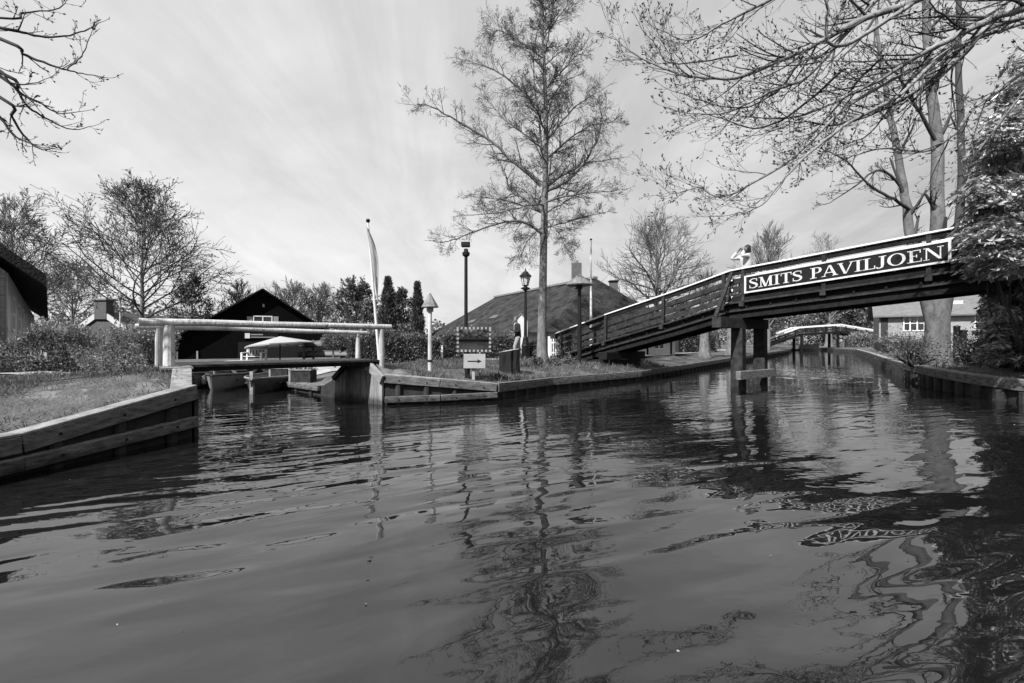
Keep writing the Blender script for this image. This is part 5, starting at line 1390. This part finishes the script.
# white slatted bench
b = at(254, 18.0); bc_ = thing('garden_bench', 'white slatted garden bench in front of the barn doorway', 'bench', b); x, y, z = b
for dx in (-.40, .40):
    MB().beam((x + dx, y + .18, z), (x + dx * .95, y + .24, z + .85), .07, .06, up=(0, 1, 0)).build('back_post', 'white', bc_); MB().beam((x + dx, y - .2, z), (x + dx, y - .2, z + .6), .07, .06, up=(0, 1, 0)).build('leg', 'white', bc_)
    MB().beam((x + dx, y - .24, z + .62), (x + dx, y + .24, z + .64), .08, .04).build('armrest', 'white', bc_)
mb = MB()
for k in range(4): mb.box((x, y - .16 + .11 * k, z + .42), (.80, .085, .03))
mb.build('seat', 'white', bc_)
mb = MB()
for k in range(6): mb.box((x - .33 + .132 * k, y + .22, z + .64), (.075, .02, .34))
mb.box((x, y + .215, z + .82), (.8, .035, .07)); mb.box((x, y + .215, z + .5), (.8, .035, .06)); mb.build('backrest', 'panel_grey', bc_); bc_.scale = (.95, .9, .70)
# canoe rack
def canoe(label, c, L_, W_, H_):
    t = thing('canoe', label, 'canoe', c, 'canoes stacked on the rack'); n = 15; vs = []
    for i in range(n):
        s = i / (n - 1) * 2 - 1; w = W_ / 2 * max(.02, (1 - abs(s) ** 2.2)); up = .14 * abs(s) ** 3
        for j in range(9):
            a = math.pi * j / 8; vs.append((c[0] + s * L_ / 2, c[1] - w * math.cos(a), c[2] + (H_ * math.sin(a) * (1 - .25 * abs(s) ** 3)) + .02 - up * .3))
    MB().addv(vs, [(i * 9 + j, i * 9 + j + 1, (i + 1) * 9 + j + 1, (i + 1) * 9 + j) for i in range(n - 1) for j in range(8)]).build('hull', 'canoe', t, smooth=True)
    for e in (0, 8): MB().tube([vs[i * 9 + e] for i in range(n)], .022, 5).build('gunwale', 'iron', t)
YC = 19.2
xs = at2(297, YC)[0]
rk = thing('canoe_rack', 'two tier timber rack holding upturned canoes beside the hedge', 'rack', (xs + 2.1, YC, ground_z(xs + 2, YC)))
gz_ = ground_z(xs + 1.5, YC)
for dx in (.5, 2.0, 3.4):
    for dy in (-.45, .45): MB().beam((xs + dx, YC + dy, gz_ - .1), (xs + dx, YC + dy, gz_ + .95), .07, .07, up=(0, 1, 0)).build('post', 'board', rk)
    for z in (.22, .62): MB().beam((xs + dx, YC - .55, gz_ + z), (xs + dx, YC + .55, gz_ + z), .06, .06).build('crossbar', 'board', rk)
canoe('upturned grey canoe at front of the upper rack tier', (xs + 2.35, YC - .26, gz_ + .67), 4.0, .5, .27)
canoe('upturned grey canoe on the upper rack tier, set back behind another', (xs + 1.95, YC + .27, gz_ + .67), 4.0, .5, .25)
canoe('upturned canoe at front of the lower rack tier near the ground', (xs + 2.15, YC - .26, gz_ + .27), 4.0, .5, .25)
canoe('upturned canoe at the back of the lower rack tier', (xs + 2.4, YC + .27, gz_ + .27), 4.0, .5, .25)
# topiary
b = at(335, 14.6); tp = thing('topiary', 'small ball headed standard tree before the canoe rack', 'topiary', b); rng = np.random.default_rng(7)
x, y, z = b; MB().tube([(x, y, z), (x - .06, y, z + .5), (x - .1, y, z + .95)], [.035, .03, .03], 8).build('trunk', 'bark_pale', tp)
n = 2200; a = rng.normal(size=(n, 3)); a /= np.linalg.norm(a, axis=1, keepdims=True); rr = .30 * rng.uniform(.55, 1.08, n)[:, None]
pp = np.array([x - .03, y, 1.3 + (341.5 - 341) * 14.6 / F]) + a * rr * np.array([1.25, 1, .78]); foliage('crown', tp, ['leaf'], None, [leaf_arrays(pp, a + rng.normal(size=(n, 3)) * .6, .07, .5, rng)])
# planters on the quay
for px, Y, w_, h_, lab in ((282, 13.3, .5, .34, 'dark wooden planter box on the quay behind the dark boat'), (303.5, 12.25, .55, .36, 'larger planter box with pale end on the quay, right of another'), (266, 14.6, .5, .28, 'low dark planter box partly behind the dark boat')):
    b = at(px, Y); t = thing('planter', lab, 'planter', b, 'planters along the quay')
    MB().box((b[0], b[1], b[2] + h_ / 2), (w_, .4, h_)).build('box', 'tar_light', t, .008)
    mb = MB(); mb.box((b[0], b[1] - .19, b[2] + h_ + .015), (w_ + .06, .06, .03)); mb.box((b[0], b[1] + .19, b[2] + h_ + .015), (w_ + .06, .06, .03)); mb.box((b[0] - w_ / 2, b[1], b[2] + h_ / 2), (.05, .42, h_ + .02)); mb.build('rim', 'board_pale', t)
    r_ = np.random.default_rng(int(px)); pp = np.stack([b[0] + r_.uniform(-w_ / 2, w_ / 2, 160), b[1] + r_.uniform(-.17, .17, 160), np.full(160, b[2] + h_)], 1); dd = r_.normal(size=(160, 3)) * .5; dd[:, 2] = 1
    foliage('plants', t, ['leaf_pale'], None, [leaf_arrays(pp, dd, .10, .4, r_)])
# gate by the farmhouse
gt = thing('garden_gate', 'white garden gate with two posts left of the bridge ramp', 'gate', at(552, 20.4))
for px in (549, 560): b = at(px, 20.4); MB().beam((b[0], b[1], b[2]), (b[0], b[1], b[2] + .98), .1, .1, up=(0, 1, 0)).build('gate_post', 'white', gt)
a_x = at2(549.8, 20.4)[0]; b_x = at2(559.2, 20.4)[0]
mb = MB()
for z in (.25, .7): mb.box(((a_x + b_x) / 2, 20.4, .55 + z), (b_x - a_x, .03, .07))
for k in range(4): mb.box((a_x + (b_x - a_x) * (k + .5) / 4, 20.37, .55 + .5), (.05, .02, .75))
mb.build('gate_leaf', 'white', gt)
# bench board in the left garden
b = at(39, 11.4); bs = thing('notice_board', 'small pale notice board on two legs in the left hedge', 'notice board', b); x, y, z = b
MB().box((x, y, z + .48), (.42, .04, .24)).build('board', 'panel_grey', bs)
for d in (-.15, .15): MB().beam((x + d, y + .04, z - .05), (x + d, y + .04, z + .55), .04, .03, up=(0, 1, 0)).build('leg', 'board', bs)
# duck on the right bank
b = at(874, 30.5); b = (b[0] + .9, b[1], ground_z(b[0] + .9, b[1])); dkc = thing('duck', 'dark duck standing at the edge of the right bank', 'duck', b); x, y, z = b
mb = MB(); mb.tube([(x + .24, y, z + .21), (x + .17, y, z + .19), (x + .04, y, z + .17), (x - .09, y, z + .18), (x - .15, y, z + .23), (x - .165, y, z + .31), (x - .19, y, z + .36), (x - .235, y, z + .355), (x - .29, y, z + .34)], [.01, .05, .10, .09, .05, .035, .045, .03, .012], 9)
mb.build('body', 'hair', dkc, smooth=True)
for s in (-.04, .04): MB().tube([(x + .02, y + s, z + .1), (x + .02, y + s, z), (x - .05, y + s, z + .005)], [.01, .01, .012], 5).build('leg', 'board_dark', dkc)


# ---------------------------------------------------------------- people
def skin_body(name, joints, edges, m, parent, root=0, sub=2):
    me = bpy.data.meshes.new(name); o0 = org(parent)
    me.from_pydata([tuple(Vector(j[:3]) - o0) for j in joints], edges, []); me.update()
    o = link(name, me, m, parent)
    md = o.modifiers.new('skin', 'SKIN'); md.use_smooth_shade = True
    if not me.skin_vertices: 
        bpy.context.view_layer.objects.active = o; me.skin_vertices.new() if hasattr(me.skin_vertices, 'new') else None
    for i, j in enumerate(joints):
        r = j[3] if isinstance(j[3], tuple) else (j[3], j[3]); me.skin_vertices[0].data[i].radius = r
    me.skin_vertices[0].data[root].use_root = True
    md2 = o.modifiers.new('sub', 'SUBSURF'); md2.levels = sub; md2.render_levels = sub
    return o


def person(label, base, face, pose, H=1.74):
    """face: angle of the facing direction in the ground plane; pose: dict of joints in (forward, left, up) metres for a 1.74 m body"""
    t = thing('person', label, 'person', base); k = H / 1.74; fx, fy = math.cos(face), math.sin(face)
    def W(p): f, l, u = [v * k for v in p]; return (base[0] + fx * f - fy * l, base[1] + fy * f + fx * l, base[2] + u)
    return t, W


def head_and_hands(t, W, hc, body, edges, hair_pts, names):
    pass


def build_person(label, base, face, J, cloth, H=1.74):
    t, W = person(label, base, face, J, H); k = H / 1.74
    def chain(pts): return [W(p[:3]) + ((p[3] * k if not isinstance(p[3], tuple) else tuple(v * k for v in p[3])),) for p in pts]
    pel, che, nek = J['pelvis'], J['chest'], J['neck']; hd = J['head']
    V = [(*pel, .085), (*che, .08), (nek[0], nek[1], nek[2] - .03, .052), (nek[0] + .01, nek[1], nek[2] + .035, .05), (hd[0] + .012, hd[1], hd[2] - .06, .078), (hd[0] + .008, hd[1], hd[2] + .01, .102), (hd[0] - .01, hd[1], hd[2] + .08, .095)]; E = [(0, 1), (1, 2), (2, 3), (3, 4), (4, 5), (5, 6)]
    for s in (1, -1):
        A = J['armL'] if s > 0 else J['armR']; Lg = J['legL'] if s > 0 else J['legR']
        n = len(V); V += [(*A[0], .036), (*A[1], .036), (*A[2], .028), (*A[3], .032)]; E += [(1, n), (n, n + 1), (n + 1, n + 2), (n + 2, n + 3)]
        # five fingers from the palm
        h = np.array(A[3]); dr = h - np.array(A[2]); dr /= np.linalg.norm(dr) + 1e-9; sd = np.cross(dr, [0, 0, 1]); sd /= np.linalg.norm(sd) + 1e-9
        for i, ln in enumerate((.065, .075, .08, .07, .055)):
            off = sd * (-.03 + .015 * i) * 1.1; q = h + dr * .035 + off + (sd * -.03 if i == 0 else 0); q2 = q + dr * ln * .6 + np.array([0, 0, -.015])
            m = len(V); V += [(*q, .009), (*q2, .008)]; E += [(n + 3, m), (m, m + 1)]
        n = len(V); V += [(*Lg[0], .055), (*Lg[1], .045), (*Lg[2], .038), (*Lg[3], .03)]; E += [(0, n), (n, n + 1), (n + 1, n + 2), (n + 2, n + 3)]
    body = skin_body('body', chain(V), E, 'skin', t, 0)
    # nose, eyes
    n_ = Vector(W((hd[0] + .085, hd[1], hd[2] - .01))); MB().lathe((n_.x, n_.y, n_.z - .02), [(.014, 0), (.018, .01), (.008, .045)], 6).build('nose', 'skin', t)
    for s in (1, -1):
        e = W((hd[0] + .078, hd[1] + .035 * s, hd[2] + .02)); MB().lathe((e[0], e[1], e[2] - .01), [(.006, 0), (.012, .008), (.006, .018)], 6).build('eye', 'iron', t)
    # ears and mouth
    for s in (1, -1):
        e = W((hd[0] - .005, hd[1] + .088 * s, hd[2])); MB().lathe((e[0], e[1], e[2] - .03), [(.008, 0), (.018, .02), (.02, .045), (.008, .06)], 6).build('ear', 'skin', t)
    e = W((hd[0] + .075, hd[1], hd[2] - .065)); MB().box(e, (.02, .045, .012), face).build('mouth', 'canoe', t)
    # clothing
    top = cloth['top']; V = [(pel[0], pel[1], pel[2] - .05, .155), (pel[0], pel[1], pel[2] + .12, .15), (*che, (.17, .145)), (nek[0], nek[1], nek[2] - .05, .075)]; E = [(0, 1), (1, 2), (2, 3)]
    for A in (J['armL'], J['armR']):
        n = len(V); V += [(*A[0], .088), (*A[1], .064), (*(np.array(A[1]) * .12 + np.array(A[2]) * .88), .046)]; E += [(2, n), (n, n + 1), (n + 1, n + 2)]
    skin_body(top[0], chain(V), E, top[1], t, 1)
    bot = cloth['bottom']; V = [(pel[0], pel[1], pel[2] + .04, .145), (pel[0], pel[1], pel[2] - .08, .13)]; E = [(0, 1)]
    for Lg in (J['legL'], J['legR']):
        n = len(V); V += [(*Lg[0], .105), (*Lg[1], .078), (Lg[2][0], Lg[2][1], Lg[2][2] + .02, .062)]; E += [(1, n), (n, n + 1), (n + 1, n + 2)]
    skin_body(bot[0], chain(V), E, bot[1], t, 0)
    for Lg in (J['legL'], J['legR']):
        skin_body('shoe', chain([(Lg[2][0] - .04, Lg[2][1], Lg[2][2] - .02, .045), (Lg[2][0] + .06, Lg[2][1], Lg[2][2] - .045, .045), (Lg[3][0] + .03, Lg[3][1], Lg[3][2], .035)]), [(0, 1), (1, 2)], 'jacket', t, 0, 1)
    for nm, m, pts in cloth['extra']:
        skin_body(nm, chain(pts), [(i, i + 1) for i in range(len(pts) - 1)], m, t, 0)
    return t


# walking man, facing left, hands raised in front of the chest
b = at(518, 19.2)
JW = dict(pelvis=(0, 0, .95), chest=(.03, 0, 1.30), neck=(.05, 0, 1.50), head=(.09, 0, 1.64),
          armL=[(.02, .19, 1.42), (-.03, .25, 1.15), (.26, .17, 1.12), (.34, .15, 1.14)], armR=[(.05, -.19, 1.42), (.06, -.26, 1.15), (.34, -.14, 1.17), (.42, -.12, 1.21)],
          legL=[(.02, .09, .85), (.16, .09, .5), (.12, .09, .09), (.22, .09, .04)], legR=[(-.02, -.09, .85), (-.04, -.09, .48), (-.26, -.09, .13), (-.18, -.09, .05)])
build_person('man in a dark jacket and pale trousers walking left past the lantern', b, R(188), JW,
             dict(top=('jacket', 'jacket'), bottom=('trousers', 'trousers'),
                  extra=[('cap', 'canoe', [(.02, 0, 1.68, .10), (.075, 0, 1.705, .115), (.14, 0, 1.695, .075), (.215, 0, 1.68, (.014, .05))]), ('collar', 'shirt', [(.055, 0, 1.475, .068), (.05, 0, 1.44, .078)])]), 1.78)
# person on the bridge, pale shirt, hands raised to the head, facing left
tb = -.05; q = Bp(tb, .62, -.955); 
JB = dict(pelvis=(-.03, 0, .92), chest=(-.02, 0, 1.28), neck=(0, 0, 1.46), head=(.03, 0, 1.60),
          armL=[(0, .18, 1.40), (.26, .24, 1.36), (.14, .12, 1.56), (.12, .09, 1.62)], armR=[(0, -.18, 1.40), (.30, -.24, 1.36), (.16, -.12, 1.56), (.13, -.09, 1.62)],
          legL=[(0, .09, .82), (.03, .09, .46), (-.01, .09, .09), (.09, .09, .04)], legR=[(0, -.09, .82), (.03, -.09, .46), (-.01, -.09, .09), (.09, -.09, .04)])
build_person('dark haired person in a white top with raised arms standing on the bridge', (q.x, q.y, q.z), R(188), JB,
             dict(top=('shirt', 'shirt'), bottom=('jeans', 'denim'),
                  extra=[('hair', 'hair', [(.01, 0, 1.70, .115), (-.05, 0, 1.665, .13), (-.07, 0, 1.56, .115), (-.085, 0, 1.45, .07)])]), 1.74)

# ---------------------------------------------------------------- sky, sun, camera
SUN_EL = R(44); sv = Vector((-.62, -.785, 0)).normalized()
w = bpy.data.worlds.new('World'); sc.world = w; w.use_nodes = True; N = w.node_tree.nodes; Lk = w.node_tree.links
bg = N['Background']; sky = N.new('ShaderNodeTexSky'); sky.sky_type = 'NISHITA'; sky.sun_disc = False
sky.sun_elevation = SUN_EL; sky.sun_rotation = math.atan2(sv.x, sv.y); sky.dust_density = 2.0; sky.air_density = 1.0
bw = N.new('ShaderNodeRGBToBW'); Lk.new(sky.outputs[0], bw.inputs[0])
tc = N.new('ShaderNodeTexCoord'); sp_ = N.new('ShaderNodeSeparateXYZ'); Lk.new(tc.outputs['Generated'], sp_.inputs[0])
def mth(op, a, b_=None, clamp=False):
    n = N.new('ShaderNodeMath'); n.operation = op; n.use_clamp = clamp
    for i, v in enumerate((a, b_)):
        if v is None: continue
        if isinstance(v, (int, float)): n.inputs[i].default_value = v
        else: Lk.new(v, n.inputs[i])
    return n.outputs[0]
# project the view direction on a high cloud sheet
zz = mth('ADD', mth('MAXIMUM', sp_.outputs['Z'], 0.0), .30)
cb = N.new('ShaderNodeCombineXYZ'); Lk.new(mth('DIVIDE', sp_.outputs['X'], zz), cb.inputs[0]); Lk.new(mth('DIVIDE', sp_.outputs['Y'], zz), cb.inputs[1])
def cn(scale, stretch, rot, det, dist, off=0):
    mp = N.new('ShaderNodeMapping'); mp.inputs['Rotation'].default_value = (0, 0, R(rot)); mp.inputs['Scale'].default_value = stretch; mp.inputs['Location'].default_value = (off, off * .7, 0)
    Lk.new(cb.outputs[0], mp.inputs['Vector']); n = N.new('ShaderNodeTexNoise'); n.inputs['Scale'].default_value = scale; n.inputs['Detail'].default_value = det; n.inputs['Distortion'].default_value = dist
    n.inputs['Roughness'].default_value = .6; Lk.new(mp.outputs[0], n.inputs['Vector']); return n.outputs['Fac']
c1_ = cn(.55, (1, 1, 1), 0, 5, .6, 3.1); c2_ = cn(1.1, (1.9, .42, 1), 14, 9, 1.3, 1.7); c3_ = cn(2.6, (1, .8, 1), 30, 8, .9, 5.2)
cov = N.new('ShaderNodeMapRange'); cov.interpolation_type = 'SMOOTHSTEP'; cov.inputs['From Min'].default_value = .33; cov.inputs['From Max'].default_value = .72
Lk.new(mth('ADD', mth('MULTIPLY', c1_, .42), mth('ADD', mth('MULTIPLY', c2_, .38), mth('MULTIPLY', c3_, .20))), cov.inputs['Value'])
cloud = mth('MULTIPLY', cov.outputs['Result'], 2.0)
tot = mth('ADD', mth('MULTIPLY', bw.outputs[0], .17), mth('ADD', cloud, mth('ADD', mth('MULTIPLY', sp_.outputs['X'], -.9), 2.30)))
Lk.new(tot, bg.inputs['Color']); bg.inputs['Strength'].default_value = .1
sd = bpy.data.lights.new('sun', 'SUN'); sd.energy = 4.2; sd.angle = R(.55); sd.color = (1, 1, 1)
so_ = bpy.data.objects.new('sun', sd); COL.objects.link(so_)
dirv = Vector((sv.x * math.cos(SUN_EL), sv.y * math.cos(SUN_EL), math.sin(SUN_EL))); so_.rotation_euler = dirv.to_track_quat('Z', 'Y').to_euler()
cam = bpy.data.cameras.new('camera'); cam.lens = 16; cam.sensor_width = 36; cam.clip_end = 2000; cam.clip_start = .05
co = bpy.data.objects.new('camera', cam); COL.objects.link(co); co.location = (0, 0, HC); co.rotation_euler = (R(90), 0, 0); sc.camera = co
vs_ = sc.view_settings; vs_.view_transform = 'Standard'; vs_.look = 'None'; vs_.gamma = 1; vs_.exposure = 1.0; vs_.use_curve_mapping = False
sc.render.engine = 'CYCLES'; sc.cycles.use_denoising = True; sc.cycles.max_bounces = 6; sc.cycles.diffuse_bounces = 2; sc.cycles.glossy_bounces = 3; sc.cycles.transmission_bounces = 2
sc.cycles.caustics_reflective = False; sc.cycles.caustics_refractive = False; sc.cycles.sample_clamp_indirect = 4
